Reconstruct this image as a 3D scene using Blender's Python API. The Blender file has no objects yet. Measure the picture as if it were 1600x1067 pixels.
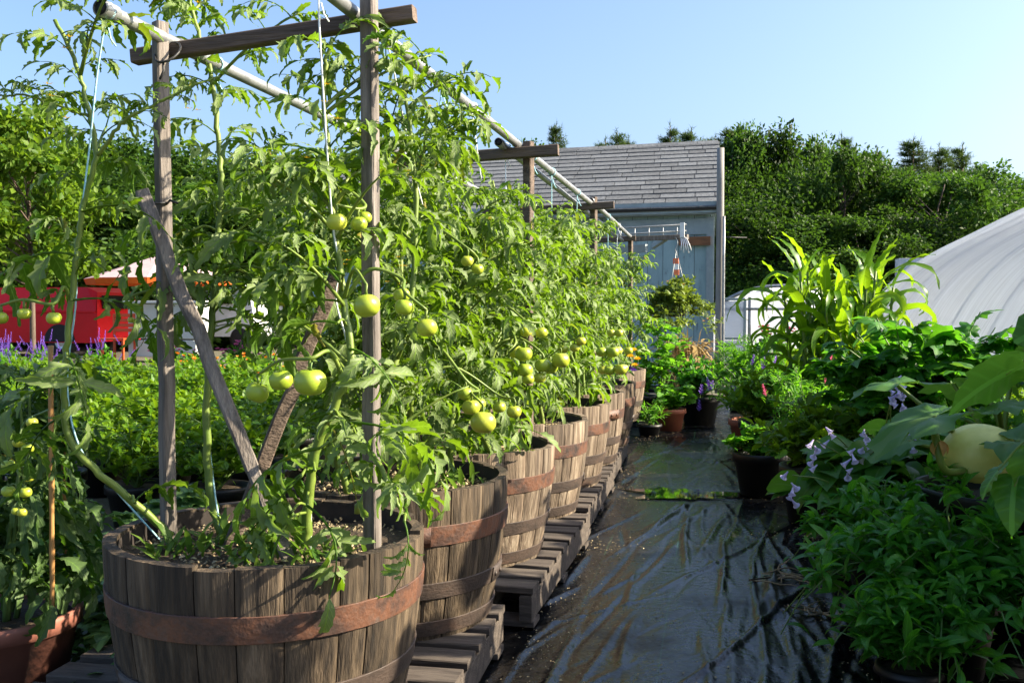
import bpy, math, random
import numpy as np
from mathutils import Vector, Matrix
# ------------------------------------------------------------ camera, sky, sun, exposure
S = bpy.context.scene
COL = S.collection
RAD = math.radians
F, YAW, PIT, H = 1515.0, RAD(11.75), RAD(1.95), 1.06
cd = bpy.data.cameras.new('camera'); cam = bpy.data.objects.new('camera', cd); COL.objects.link(cam)
cam.location = (0, 0, H); cam.rotation_euler = (math.pi/2-PIT, 0, YAW)
cd.sensor_width = 36; cd.lens = F/1600*36; cd.clip_start = .05; cd.clip_end = 3000
S.camera = cam
SUN_EL, SUN_AZ = RAD(31), RAD(79)          # azimuth measured from +Y towards +X
w = bpy.data.worlds.new('World'); S.world = w; w.use_nodes = True
bgn = w.node_tree.nodes['Background']
sky = w.node_tree.nodes.new('ShaderNodeTexSky'); sky.sky_type = 'NISHITA'; sky.sun_disc = False
sky.sun_elevation = SUN_EL; sky.sun_rotation = SUN_AZ
sky.air_density = 1.0; sky.dust_density = 4.0; sky.ozone_density = 4.0
tint = w.node_tree.nodes.new('ShaderNodeMix'); tint.data_type = 'RGBA'; tint.blend_type = 'MULTIPLY'; tint.inputs[0].default_value = 1; tint.inputs[7].default_value = (.96, .965, 1, 1)
w.node_tree.links.new(sky.outputs[0], tint.inputs[6]); w.node_tree.links.new(tint.outputs[2], bgn.inputs[0]); bgn.inputs[1].default_value = .105
sl = bpy.data.lights.new('sun', 'SUN'); sl.energy = 5.0; sl.angle = RAD(.5); sl.color = (1, .87, .66)
so = bpy.data.objects.new('sun', sl); COL.objects.link(so)
sd = Vector((math.sin(SUN_AZ)*math.cos(SUN_EL), math.cos(SUN_AZ)*math.cos(SUN_EL), math.sin(SUN_EL)))
so.rotation_euler = sd.to_track_quat('Z', 'Y').to_euler(); so.location = (8, 4, 12)
S.view_settings.view_transform = 'Standard'; S.view_settings.look = 'None'
S.view_settings.exposure = 1.7; S.view_settings.gamma = 1
S.render.engine = 'CYCLES'
S.cycles.max_bounces = 10; S.cycles.transparent_max_bounces = 8
S.cycles.use_denoising = True

def ray(px, py):
    x = (px-800)/F; z = -(py-533.5)/F
    cy = math.cos(PIT)+math.sin(PIT)*z; cz = -math.sin(PIT)+math.cos(PIT)*z
    return np.array([math.cos(YAW)*x-math.sin(YAW)*cy, math.sin(YAW)*x+math.cos(YAW)*cy, cz])
def at(px, py, Y):
    r = ray(px, py); return np.array([0, 0, H])+r*Y/r[1]

# ------------------------------------------------------------ object helpers
ORG = {}
def tag(o, label=None, cat=None, group=None, kind=None):
    if label: o['label'] = label
    if cat: o['category'] = cat
    if group: o['group'] = group
    if kind: o['kind'] = kind
    return o
def thing(name, label, cat, loc=(0, 0, 0), group=None):
    o = bpy.data.objects.new(name, None); COL.objects.link(o); o.empty_display_size = .1
    o.location = loc; ORG[o.name] = np.array(loc, float)
    return tag(o, label, cat, group)
def copy_tree(o, parent=None):
    c = o.copy(); COL.objects.link(c)
    if parent: c.parent = parent
    for ch in list(o.children): copy_tree(ch, c)
    return c
def place(o, loc, rz=0, s=1, label=None):
    o.location = loc; o.rotation_euler = (0, 0, rz); o.scale = (s, s, s) if not hasattr(s, '__len__') else s
    if label: o['label'] = label
    return o

class MB:
    def __init__(s): s.v = []; s.f = []; s.n = 0; s.uv = []
    def add(s, V, Fc, mat=0, uv=None, smooth=True):
        V = np.asarray(V, float).reshape(-1, 3)
        if not isinstance(Fc, list): Fc = [Fc]
        for f in Fc:
            f = np.asarray(f, int)
            if len(f): s.f.append((f+s.n, mat, smooth))
        s.v.append(V); s.uv.append(np.zeros((len(V), 2)) if uv is None else np.asarray(uv, float)); s.n += len(V)
        return s
    def build(s, name, mats, parent=None, loc=(0, 0, 0)):
        V = np.concatenate(s.v); UV = np.concatenate(s.uv)
        org = ORG[parent.name] if parent else np.array(loc, float)
        V = V-org
        me = bpy.data.meshes.new(name)
        loops = np.concatenate([f.ravel() for f, _, _ in s.f])
        tot = np.concatenate([np.full(len(f), f.shape[1]) for f, _, _ in s.f])
        mi = np.concatenate([np.full(len(f), m) for f, m, _ in s.f])
        sm = np.concatenate([np.full(len(f), x) for f, _, x in s.f])
        st = np.concatenate([[0], np.cumsum(tot)[:-1]])
        me.vertices.add(len(V)); me.vertices.foreach_set('co', V.ravel().astype(np.float32))
        me.loops.add(len(loops)); me.loops.foreach_set('vertex_index', loops.astype(np.int32))
        me.polygons.add(len(tot)); me.polygons.foreach_set('loop_start', st.astype(np.int32))
        me.polygons.foreach_set('loop_total', tot.astype(np.int32))
        me.polygons.foreach_set('material_index', mi.astype(np.int32))
        me.polygons.foreach_set('use_smooth', sm.astype(bool))
        uvl = me.uv_layers.new(name='UVMap'); uvl.data.foreach_set('uv', UV[loops].ravel().astype(np.float32))
        for m in (mats if isinstance(mats, (list, tuple)) else [mats]): me.materials.append(m)
        me.update(calc_edges=True); me.validate()
        o = bpy.data.objects.new(name, me); COL.objects.link(o)
        if parent: o.parent = parent
        else: o.location = loc
        ORG[o.name] = org
        return o

def nrm(v): v = np.asarray(v, float); return v/max(np.linalg.norm(v), 1e-9)
def tube(mb, pts, rad, n=6, mat=0, cap=True, smooth=True):
    P = np.asarray(pts, float); m = len(P); R = np.full(m, rad) if np.isscalar(rad) else np.asarray(rad, float)
    T = np.gradient(P, axis=0); T /= np.linalg.norm(T, axis=1)[:, None]+1e-9
    a = nrm(np.cross(T[0], [0, 0, 1] if abs(T[0][2]) < .9 else [1, 0, 0])); V = []
    ang = np.linspace(0, 2*math.pi, n, endpoint=False)
    for i in range(m):
        a = nrm(a-T[i]*np.dot(a, T[i])); b = np.cross(T[i], a)
        V.append(P[i]+R[i]*(np.cos(ang)[:, None]*a+np.sin(ang)[:, None]*b))
    V = np.concatenate(V); k = np.arange(n); q = []
    for i in range(m-1):
        q.append(np.stack([i*n+k, i*n+(k+1) % n, (i+1)*n+(k+1) % n, (i+1)*n+k], 1))
    fs = [np.concatenate(q)]
    if cap: fs += [np.array([list(range(n))[::-1]]), np.array([[(m-1)*n+j for j in range(n)]])]
    uv = np.zeros((len(V), 2)); uv[:, 1] = np.repeat(np.linspace(0, 1, m), n); uv[:, 0] = .3
    mb.add(V, fs, mat, uv, smooth)
def smoothline(pts, k=6):
    P = np.asarray(pts, float); Q = np.vstack([2*P[0]-P[1], P, 2*P[-1]-P[-2]]); out = []
    for i in range(1, len(Q)-2):
        p0, p1, p2, p3 = Q[i-1], Q[i], Q[i+1], Q[i+2]
        for t in np.linspace(0, 1, k, endpoint=False):
            out.append(.5*((2*p1)+(-p0+p2)*t+(2*p0-5*p1+4*p2-p3)*t*t+(-p0+3*p1-3*p2+p3)*t**3))
    return np.array(out+[P[-1]])
def bar(mb, p0, p1, w, h, up=(0, 0, 1), ch=.003, seg=6, jit=.0, mat=0, rng=None):
    p0 = np.asarray(p0, float); p1 = np.asarray(p1, float); t = nrm(p1-p0)
    s = nrm(np.cross(t, up)); u = np.cross(s, t); a, b = w/2, h/2
    sec = np.array([(a-ch, -b), (a, -b+ch), (a, b-ch), (a-ch, b), (-a+ch, b), (-a, b-ch), (-a, -b+ch), (-a+ch, -b)])
    V = []
    rg = rng or np.random.default_rng(3)
    for i in range(seg+1):
        c = p0+(p1-p0)*i/seg+(rg.normal(0, jit, 3) if jit and 0 < i < seg else 0)
        V.append(c+sec[:, :1]*s+sec[:, 1:]*u)
    V = np.concatenate(V); k = np.arange(8); q = [np.stack([i*8+k, i*8+(k+1) % 8, (i+1)*8+(k+1) % 8, (i+1)*8+k], 1) for i in range(seg)]
    mb.add(V, [np.concatenate(q), np.array([list(range(8))[::-1]]), np.array([[seg*8+j for j in range(8)]])], mat, None, False)
def box(mb, c, s, rz=0, ch=.004, mat=0):
    c = np.asarray(c, float); d = np.array([math.cos(rz), math.sin(rz), 0])*s[0]/2
    bar(mb, c-d, c+d, s[1], s[2], ch=min(ch, min(s)/3), seg=1, mat=mat)
def lathe(mb, prof, n=32, c=(0, 0, 0), mat=0, smooth=True, a0=0, a1=2*math.pi, sx=1):
    pr = np.asarray(prof, float); full = abs(a1-a0-2*math.pi) < 1e-6
    ang = np.linspace(a0, a1, n, endpoint=not full); m = len(pr)
    V = np.stack([np.outer(pr[:, 0], np.cos(ang))*sx, np.outer(pr[:, 0], np.sin(ang)), np.repeat(pr[:, 1:2], n, 1)], 2).reshape(-1, 3)+np.asarray(c)
    k = np.arange(n if full else n-1); q = [np.stack([i*n+k, i*n+(k+1) % n, (i+1)*n+(k+1) % n, (i+1)*n+k], 1) for i in range(m-1)]
    mb.add(V, np.concatenate(q), mat, None, smooth)
def rotm(phi, th=0, psi=0):
    # local x axis goes to heading phi, raised th; psi rolls about it.  vectorised
    phi, th, psi = np.broadcast_arrays(np.atleast_1d(phi), th, psi)
    c, s = np.cos, np.sin; z = np.zeros_like(phi, float); o = z+1
    Rz = np.stack([c(phi), -s(phi), z, s(phi), c(phi), z, z, z, o], 1).reshape(-1, 3, 3)
    Ry = np.stack([c(th), z, -s(th), z, o, z, s(th), z, c(th)], 1).reshape(-1, 3, 3)
    Rx = np.stack([o, z, z, z, c(psi), -s(psi), z, s(psi), c(psi)], 1).reshape(-1, 3, 3)
    return Rz@Ry@Rx
def inst(mb, tpl, R, T, sc, mat=0, smooth=True):
    V, Fs, UV = tpl; N = len(T)
    if N == 0: return
    sc = np.broadcast_to(np.asarray(sc, float), (N,))
    W = np.einsum('nij,vj->nvi', R, V)*sc[:, None, None]+np.asarray(T)[:, None, :]
    off = (np.arange(N)*len(V))[:, None, None]
    mb.add(W.reshape(-1, 3), [(f[None]+off).reshape(-1, f.shape[1]) for f in Fs], mat, np.tile(UV, (N, 1)), smooth)

# ------------------------------------------------------------ materials
def newmat(name):
    m = bpy.data.materials.new(name); m.use_nodes = True; t = m.node_tree
    return m, t, t.nodes, t.links, t.nodes['Principled BSDF']
def ramp(nodes, cols):
    r = nodes.new('ShaderNodeValToRGB'); e = r.color_ramp.elements
    while len(e) < len(cols): e.new(.5)
    for i, (p, c) in enumerate(cols): e[i].position = p; e[i].color = (*c, 1)
    return r
def mat(name, cols, scale=8, stretch=(1, 1, 1), rough=.6, bump=.15, bscale=None, rand=0., metal=0, detail=6, dist=0., spec=.4, trans=None, objrand=0):
    m, t, n, l, p = newmat(name)
    tc = n.new('ShaderNodeTexCoord'); mp = n.new('ShaderNodeMapping'); mp.inputs['Scale'].default_value = stretch
    l.new(tc.outputs['Object'], mp.inputs[0])
    nz = n.new('ShaderNodeTexNoise'); nz.inputs['Scale'].default_value = scale; nz.inputs['Detail'].default_value = detail
    nz.inputs['Roughness'].default_value = .65; nz.inputs['Distortion'].default_value = dist
    l.new(mp.outputs[0], nz.inputs['Vector'])
    r = ramp(n, cols); l.new(nz.outputs[0], r.inputs[0]); out = r.outputs[0]
    if rand:
        g = n.new('ShaderNodeNewGeometry'); mr = n.new('ShaderNodeMapRange')
        mr.inputs[3].default_value = 1-rand; mr.inputs[4].default_value = 1+rand
        l.new(g.outputs['Random Per Island'], mr.inputs[0])
        hs = n.new('ShaderNodeHueSaturation'); l.new(out, hs.inputs['Color']); l.new(mr.outputs[0], hs.inputs['Value']); out = hs.outputs[0]
    l.new(out, p.inputs['Base Color']); p.inputs['Metallic'].default_value = metal; p.inputs['Specular IOR Level'].default_value = spec
    mr2 = n.new('ShaderNodeMapRange'); mr2.inputs[3].default_value = max(rough-.15, .02); mr2.inputs[4].default_value = min(rough+.15, 1)
    l.new(nz.outputs[0], mr2.inputs[0]); l.new(mr2.outputs[0], p.inputs['Roughness'])
    if bump:
        b = n.new('ShaderNodeBump'); b.inputs['Strength'].default_value = bump; b.inputs['Distance'].default_value = .01
        if bscale:
            n2 = n.new('ShaderNodeTexNoise'); n2.inputs['Scale'].default_value = bscale; n2.inputs['Detail'].default_value = 5
            l.new(mp.outputs[0], n2.inputs['Vector']); l.new(n2.outputs[0], b.inputs['Height'])
        else: l.new(nz.outputs[0], b.inputs['Height'])
        l.new(b.outputs[0], p.inputs['Normal'])
    if trans:
        tr = n.new('ShaderNodeBsdfTranslucent'); l.new(out, tr.inputs[0]); mx = n.new('ShaderNodeMixShader'); mx.inputs[0].default_value = trans
        l.new(p.outputs[0], mx.inputs[1]); l.new(tr.outputs[0], mx.inputs[2]); l.new(mx.outputs[0], n['Material Output'].inputs[0])
    return m
def leafmat(name, c1, c2, tcol, trans=.4, rough=.45, back=None, vein=1., spec=.35, nv=7, pale=None, orand=.2, old=0):
    """green leaf: hue varies leaf by leaf, midrib and side veins from the leaf's own UV, light passes through"""
    m, t, n, l, p = newmat(name)
    g = n.new('ShaderNodeNewGeometry'); oi = n.new('ShaderNodeObjectInfo')
    mx = n.new('ShaderNodeMix'); mx.data_type = 'RGBA'; mx.inputs[6].default_value = (*c1, 1); mx.inputs[7].default_value = (*c2, 1)
    l.new(g.outputs['Random Per Island'], mx.inputs[0]); out = mx.outputs[2]
    if old:
        q = n.new('ShaderNodeMath'); q.operation = 'GREATER_THAN'; q.inputs[1].default_value = 1-old; l.new(g.outputs['Random Per Island'], q.inputs[0])
        om = n.new('ShaderNodeMix'); om.data_type = 'RGBA'; om.inputs[7].default_value = (.24, .2, .03, 1); l.new(q.outputs[0], om.inputs[0]); l.new(out, om.inputs[6]); out = om.outputs[2]
    if back:
        bm = n.new('ShaderNodeMix'); bm.data_type = 'RGBA'; bm.inputs[7].default_value = (*back, 1)
        l.new(g.outputs['Backfacing'], bm.inputs[0]); l.new(out, bm.inputs[6]); out = bm.outputs[2]
    hs = n.new('ShaderNodeHueSaturation'); mr = n.new('ShaderNodeMapRange'); mr.inputs[3].default_value = 1-orand; mr.inputs[4].default_value = 1+orand
    l.new(oi.outputs['Random'], mr.inputs[0]); l.new(mr.outputs[0], hs.inputs['Value']); l.new(out, hs.inputs['Color']); out = hs.outputs[0]
    if vein:
        uv = n.new('ShaderNodeUVMap'); sx = n.new('ShaderNodeSeparateXYZ'); l.new(uv.outputs[0], sx.inputs[0])
        def mth(op, a, b=None, c=None):
            q = n.new('ShaderNodeMath'); q.operation = op
            for i, x in enumerate((a, b, c)):
                if x is None: continue
                if isinstance(x, (int, float)): q.inputs[i].default_value = x
                else: l.new(x, q.inputs[i])
            return q.outputs[0]
        au = mth('ABSOLUTE', mth('SUBTRACT', sx.outputs[0], .5))
        mid = mth('LESS_THAN', au, .03)
        ph = mth('MULTIPLY', mth('SUBTRACT', sx.outputs[1], mth('MULTIPLY', au, .45)), 6.283*nv)
        side = mth('POWER', mth('MULTIPLY_ADD', mth('SINE', ph), .5, .5), 8.)
        vv = mth('MAXIMUM', mid, mth('MULTIPLY', side, .35))
        vm = n.new('ShaderNodeMix'); vm.data_type = 'RGBA'
        pc = pale or tuple(min(1, x*1.7+.02) for x in c2)
        vm.inputs[7].default_value = (*pc, 1)
        l.new(mth('MULTIPLY', vv, .75*vein), vm.inputs[0]); l.new(out, vm.inputs[6]); out = vm.outputs[2]
        b = n.new('ShaderNodeBump'); b.inputs['Strength'].default_value = .5; b.inputs['Distance'].default_value = .004; b.invert = True
        l.new(vv, b.inputs['Height']); l.new(b.outputs[0], p.inputs['Normal'])
    l.new(out, p.inputs['Base Color']); p.inputs['Roughness'].default_value = rough; p.inputs['Specular IOR Level'].default_value = spec
    tr = n.new('ShaderNodeBsdfTranslucent'); tm = n.new('ShaderNodeMix'); tm.data_type = 'RGBA'; tm.blend_type = 'MIX'; tm.inputs[0].default_value = .6
    l.new(out, tm.inputs[6]); tm.inputs[7].default_value = (*tcol, 1); l.new(tm.outputs[2], tr.inputs[0])
    ms = n.new('ShaderNodeMixShader'); ms.inputs[0].default_value = trans
    l.new(p.outputs[0], ms.inputs[1]); l.new(tr.outputs[0], ms.inputs[2]); l.new(ms.outputs[0], n['Material Output'].inputs[0])
    return m

M = {}
M['tomleaf'] = leafmat('tomato leaf', (.022, .085, .006), (.125, .22, .014), (.27, .47, .012), .38, .5, back=(.17, .235, .085), spec=.25, orand=.25, old=.025)
M['tomleaf_dk'] = leafmat('dark tomato leaf', (.025, .085, .01), (.075, .15, .018), (.14, .32, .015), .34, .5, back=(.1, .17, .06), spec=.25, old=.03)
M['pepleaf'] = leafmat('pepper leaf', (.022, .15, .01), (.075, .26, .022), (.17, .52, .015), .48, .34, spec=.4)
M['fieldleaf'] = leafmat('field pepper leaf', (.05, .15, .004), (.14, .25, .012), (.28, .46, .01), .42, .45, vein=0, spec=.25)
M['lovleaf'] = leafmat('lovage leaf', (.018, .11, .008), (.055, .19, .015), (.16, .48, .012), .48, .45, vein=.6, spec=.25)
M['bushleaf'] = leafmat('bush leaf', (.035, .16, .008), (.11, .26, .02), (.22, .54, .015), .5, .45, vein=.5, spec=.25)
M['cornleaf'] = leafmat('corn leaf', (.045, .15, .004), (.10, .22, .008), (.36, .6, .01), .52, .38, nv=0, pale=(.2, .34, .05), spec=.3)
M['hosta'] = leafmat('hosta leaf', (.04, .15, .015), (.085, .22, .03), (.2, .46, .03), .45, .4, pale=(.14, .24, .08), vein=.8, nv=0)
M['squash'] = leafmat('squash leaf', (.045, .15, .018), (.10, .23, .03), (.2, .42, .03), .38, .5, pale=(.12, .22, .06))
M['bean'] = leafmat('bean leaf', (.04, .15, .012), (.08, .22, .02), (.2, .45, .03), .45, .4)
M['vine'] = leafmat('vine leaf', (.05, .13, .03), (.1, .19, .05), (.17, .34, .04), .36, .5, back=(.13, .2, .09))
M['treeleaf'] = leafmat('tree leaf', (.006, .030, .005), (.055, .112, .012), (.10, .22, .015), .32, .55, vein=0, spec=.15, orand=.5)
M['treeleaf_lt'] = leafmat('young tree leaf', (.045, .115, .008), (.13, .21, .018), (.24, .4, .015), .45, .5, vein=0, spec=.2)
M['needle'] = leafmat('pine needle', (.02, .06, .012), (.08, .12, .02), (.1, .17, .02), .25, .6, vein=0, spec=.15)
M['straw'] = leafmat('dry straw', (.3, .2, .07), (.45, .32, .12), (.4, .28, .1), .2, .7, vein=0)
M['grass'] = leafmat('grass blade', (.05, .13, .015), (.12, .2, .03), (.2, .36, .03), .4, .5, vein=0)
M['stem'] = mat('green stem', [(.3, (.075, .14, .015)), (.7, (.17, .225, .035))], 30, (1, 1, .3), .5, .1)
M['stem_dk'] = mat('dark stem', [(.3, (.06, .13, .03)), (.7, (.13, .2, .05))], 30, (1, 1, .3), .5, .1)
M['bark'] = mat('bark', [(.3, (.05, .035, .025)), (.7, (.16, .12, .09))], 12, (1, 1, .2), .9, .6)
def tomatomat():
    m, t, n, l, p = newmat('green tomato')
    tc = n.new('ShaderNodeTexCoord'); sx = n.new('ShaderNodeSeparateXYZ'); l.new(tc.outputs['Object'], sx.inputs[0])
    oi = n.new('ShaderNodeObjectInfo'); nz = n.new('ShaderNodeTexNoise'); nz.inputs['Scale'].default_value = 3; l.new(tc.outputs['Object'], nz.inputs[0])
    a = n.new('ShaderNodeMath'); a.operation = 'MULTIPLY_ADD'; a.inputs[1].default_value = .35; l.new(nz.outputs[0], a.inputs[0])
    l.new(oi.outputs['Random'], a.inputs[2])
    sc = n.new('ShaderNodeMath'); sc.operation = 'MULTIPLY'; sc.inputs[1].default_value = .75; l.new(a.outputs[0], sc.inputs[0])
    r = ramp(n, [(0, (.24, .35, .025)), (.45, (.36, .42, .035)), (1, (.48, .48, .06))]); l.new(sc.outputs[0], r.inputs[0])
    # darker green shoulders round the stalk
    sh = n.new('ShaderNodeMapRange'); sh.inputs[1].default_value = .45; sh.inputs[2].default_value = 1.; l.new(sx.outputs[2], sh.inputs[0])
    mx = n.new('ShaderNodeMix'); mx.data_type = 'RGBA'; mx.inputs[7].default_value = (.17, .28, .03, 1)
    ml = n.new('ShaderNodeMath'); ml.operation = 'MULTIPLY'; ml.inputs[1].default_value = .6; l.new(sh.outputs[0], ml.inputs[0]); l.new(ml.outputs[0], mx.inputs[0])
    l.new(r.outputs[0], mx.inputs[6]); l.new(mx.outputs[2], p.inputs['Base Color'])
    p.inputs['Roughness'].default_value = .36; p.inputs['Subsurface Weight'].default_value = .25
    p.inputs['Subsurface Radius'].default_value = (.5, .6, .1); p.inputs['Subsurface Scale'].default_value = .015
    return m
M['tomato'] = tomatomat()
WOOD = [(.3, (.008, .006, .0045)), (.43, (.03, .021, .013)), (.56, (.068, .048, .029)), (.76, (.16, .118, .075))]
def stavemat():
    m = mat('weathered oak stave', WOOD, 9, (5, 5, .35), .75, .5, 40, rand=.38)
    return m
M['stave'] = stavemat()
M['staveold'] = mat('grey bleached stave', [(.28, (.035, .025, .018)), (.5, (.13, .095, .065)), (.72, (.3, .245, .18))], 9, (5, 5, .35), .8, .5, 40, rand=.35)
M['barrelin'] = mat('charred barrel inside', [(.3, (.012, .01, .009)), (.7, (.04, .03, .025))], 20, rough=.9)
M['rust'] = mat('rusty hoop iron', [(.32, (.022, .018, .016)), (.46, (.07, .035, .024)), (.56, (.115, .047, .024)), (.7, (.085, .055, .042)), (.82, (.2, .15, .12))], 15, (1, 1, 1), .6, .25, 90, spec=.5)
M['darkiron'] = mat('dark hoop iron', [(.3, (.025, .02, .018)), (.55, (.06, .042, .033)), (.8, (.13, .075, .05))], 9, (1, 1, 2), .6, .25, 90)
M['soil'] = mat('potting soil', [(.3, (.02, .014, .008)), (.7, (.075, .05, .028))], 40, rough=.95, bump=.8, bscale=90)
M['grit'] = mat('perlite and bark grit', [(.3, (.1, .07, .035)), (.7, (.42, .34, .2))], 60, rough=.9, rand=.7)
M['post'] = mat('grey trellis timber', [(.3, (.055, .046, .04)), (.5, (.135, .116, .102)), (.75, (.25, .222, .2))], 14, (3, 3, .3), .8, .5, 60)
M['beam'] = mat('dark trellis timber', [(.3, (.04, .028, .02)), (.5, (.1, .072, .054)), (.78, (.2, .15, .115))], 14, (.3, 3, 3), .8, .5, 60)
M['pallet'] = mat('weathered pallet timber', [(.3, (.02, .016, .013)), (.5, (.065, .052, .043)), (.78, (.14, .117, .096))], 10, (.35, 3, 3), .85, .5, 50, rand=.35)
M['galv'] = mat('galvanised pipe', [(.3, (.2, .21, .21)), (.7, (.36, .37, .37))], 14, (1, 1, 1), .45, .06, rand=0, metal=.6)
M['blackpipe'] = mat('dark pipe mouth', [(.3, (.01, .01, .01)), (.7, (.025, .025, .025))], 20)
M['twine'] = mat('pale blue twine', [(.3, (.2, .5, .6)), (.7, (.5, .72, .76))], 60, rough=.8)
M['wtwine'] = mat('white twine', [(.3, (.6, .68, .68)), (.7, (.8, .82, .8))], 60, rough=.8)
M['wire'] = mat('black tie wire', [(.3, (.01, .01, .012)), (.7, (.03, .03, .03))], 20, rough=.5)
M['blackpot'] = mat('black nursery pot plastic', [(.3, (.004, .004, .0045)), (.7, (.009, .009, .0095))], 14, rough=.5, bump=.05)
M['terra'] = mat('terracotta', [(.3, (.28, .075, .04)), (.7, (.38, .12, .065))], 10, rough=.6, bump=.08, bscale=60)
M['terrad'] = mat('dusty terracotta plastic', [(.3, (.22, .085, .06)), (.7, (.31, .125, .09))], 10, rough=.55, bump=.08, bscale=60)
M['bamboo'] = mat('bamboo cane', [(.3, (.3, .15, .05)), (.7, (.46, .26, .09))], 12, (1, 1, .2), .5, .1)
M['yellowfl'] = mat('yellow petals', [(.3, (.75, .42, .01)), (.7, (.85, .58, .03))], 30, rough=.6, rand=.2, trans=.3)
M['orangefl'] = mat('orange petals', [(.3, (.75, .2, .01)), (.7, (.85, .34, .02))], 30, rough=.6, rand=.2, trans=.3)
M['purplefl'] = mat('purple petals', [(.3, (.12, .05, .35)), (.7, (.25, .13, .55))], 30, rough=.6, rand=.3, trans=.3)
M['pinkfl'] = mat('pink petals', [(.3, (.6, .08, .2)), (.7, (.75, .2, .35))], 30, rough=.6, rand=.3, trans=.3)
M['lilacfl'] = mat('pale lilac petals', [(.3, (.5, .45, .72)), (.7, (.68, .62, .82))], 30, rough=.5, rand=.2, trans=.35)
M['redfl'] = mat('red petals', [(.3, (.6, .02, .02)), (.7, (.75, .06, .04))], 30, rough=.6, rand=.3, trans=.3)

# ------------------------------------------------------------ leaf templates (x forward, z up, unit length about 1)
def leaflet(seed, W=.3, teeth=4, curl=.8, fold=.35, wave=.04, deep=.45, tip=.0):
    rg = np.random.default_rng(seed); n = 2*teeth+3; t = np.linspace(0, 1, n)
    wd = W*np.sin(math.pi*np.clip(t, 0, 1)**.72)**.85; wd[0] = .012; wd[-1] = .002
    ft = np.ones(n); ft[1:-1] = np.where(np.arange(n-2) % 2 == 0, 1.0, 1-deep)
    th = -curl*(t**1.3)*1.2+.15; dx = np.cos(th); dz = np.sin(th); L = 1/(n-1)
    mid = np.stack([np.concatenate([[0], np.cumsum(dx[:-1])])*L, .02*np.sin(t*5+seed), np.concatenate([[0], np.cumsum(dz[:-1])])*L], 1)
    nrmv = np.stack([-dz, 0*dz, dx], 1); tw = rg.normal(0, .25)*t
    V = []; UV = []
    for i in range(n):
        for sgn in (-1, 0, 1):
            wv = wd[i]*(ft[i] if sgn else 0)*(1+.12*rg.normal())
            f = fold+sgn*tw[i]*.6; y = sgn*wv*math.cos(f); z = abs(sgn)*wv*math.sin(f)+rg.normal(0, wave)*wd[i]*3*abs(sgn)
            fw = (.25*W*(1 if ft[i] == 1 else -.1))*abs(sgn)*(0 < i < n-1)
            V.append(mid[i]+np.array([dx[i]*fw, y, dz[i]*fw])+nrmv[i]*z); UV.append((.5+.5*sgn*ft[i], t[i]))
    i = np.arange(n-1); a = i*3
    Fq = np.concatenate([np.stack([a, a+3, a+4, a+1], 1), np.stack([a+1, a+4, a+5, a+2], 1)])
    return np.array(V), [Fq[:, ::-1]], np.array(UV)
def simpleleaf(seed, W=.2, n=6, curl=.6, fold=.3, pw=.8, wave=0.):
    rg = np.random.default_rng(seed); t = np.linspace(0, 1, n); wd = W*np.sin(math.pi*t**pw)**.9; wd[0] = .01; wd[-1] = .001
    th = .25-curl*t*1.4; L = 1/(n-1); dx, dz = np.cos(th), np.sin(th)
    mx = np.concatenate([[0], np.cumsum(dx[:-1])])*L; mz = np.concatenate([[0], np.cumsum(dz[:-1])])*L
    V = []; UV = []
    for i in range(n):
        for s in (-1, 0, 1):
            V.append((mx[i]-dz[i]*abs(s)*wd[i]*math.sin(fold), s*wd[i]*math.cos(fold), mz[i]+dx[i]*abs(s)*wd[i]*math.sin(fold)+abs(s)*wave*rg.normal()*wd[i])); UV.append((.5+.5*s, t[i]))
    a = np.arange(n-1)*3
    Fq = np.concatenate([np.stack([a, a+3, a+4, a+1], 1), np.stack([a+1, a+4, a+5, a+2], 1)])
    return np.array(V), [Fq[:, ::-1]], np.array(UV)
def merge(parts):
    V = []; UV = []; fs = {}; n = 0
    for v, fl, u in parts:
        V.append(v); UV.append(u)
        for f in fl: fs.setdefault(f.shape[1], []).append(f+n)
        n += len(v)
    return np.concatenate(V), [np.concatenate(x) for x in fs.values()], np.concatenate(UV)
def xf(tpl, R, T, s): return (tpl[0]@R.T)*s+np.asarray(T), tpl[1], tpl[2]
def tubetpl(P, r0, r1, n=3):
    mb = MB(); tube(mb, P, np.linspace(r0, r1, len(P)), n, cap=False); return mb.v[0], [f for f, _, _ in mb.f], mb.uv[0]
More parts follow.
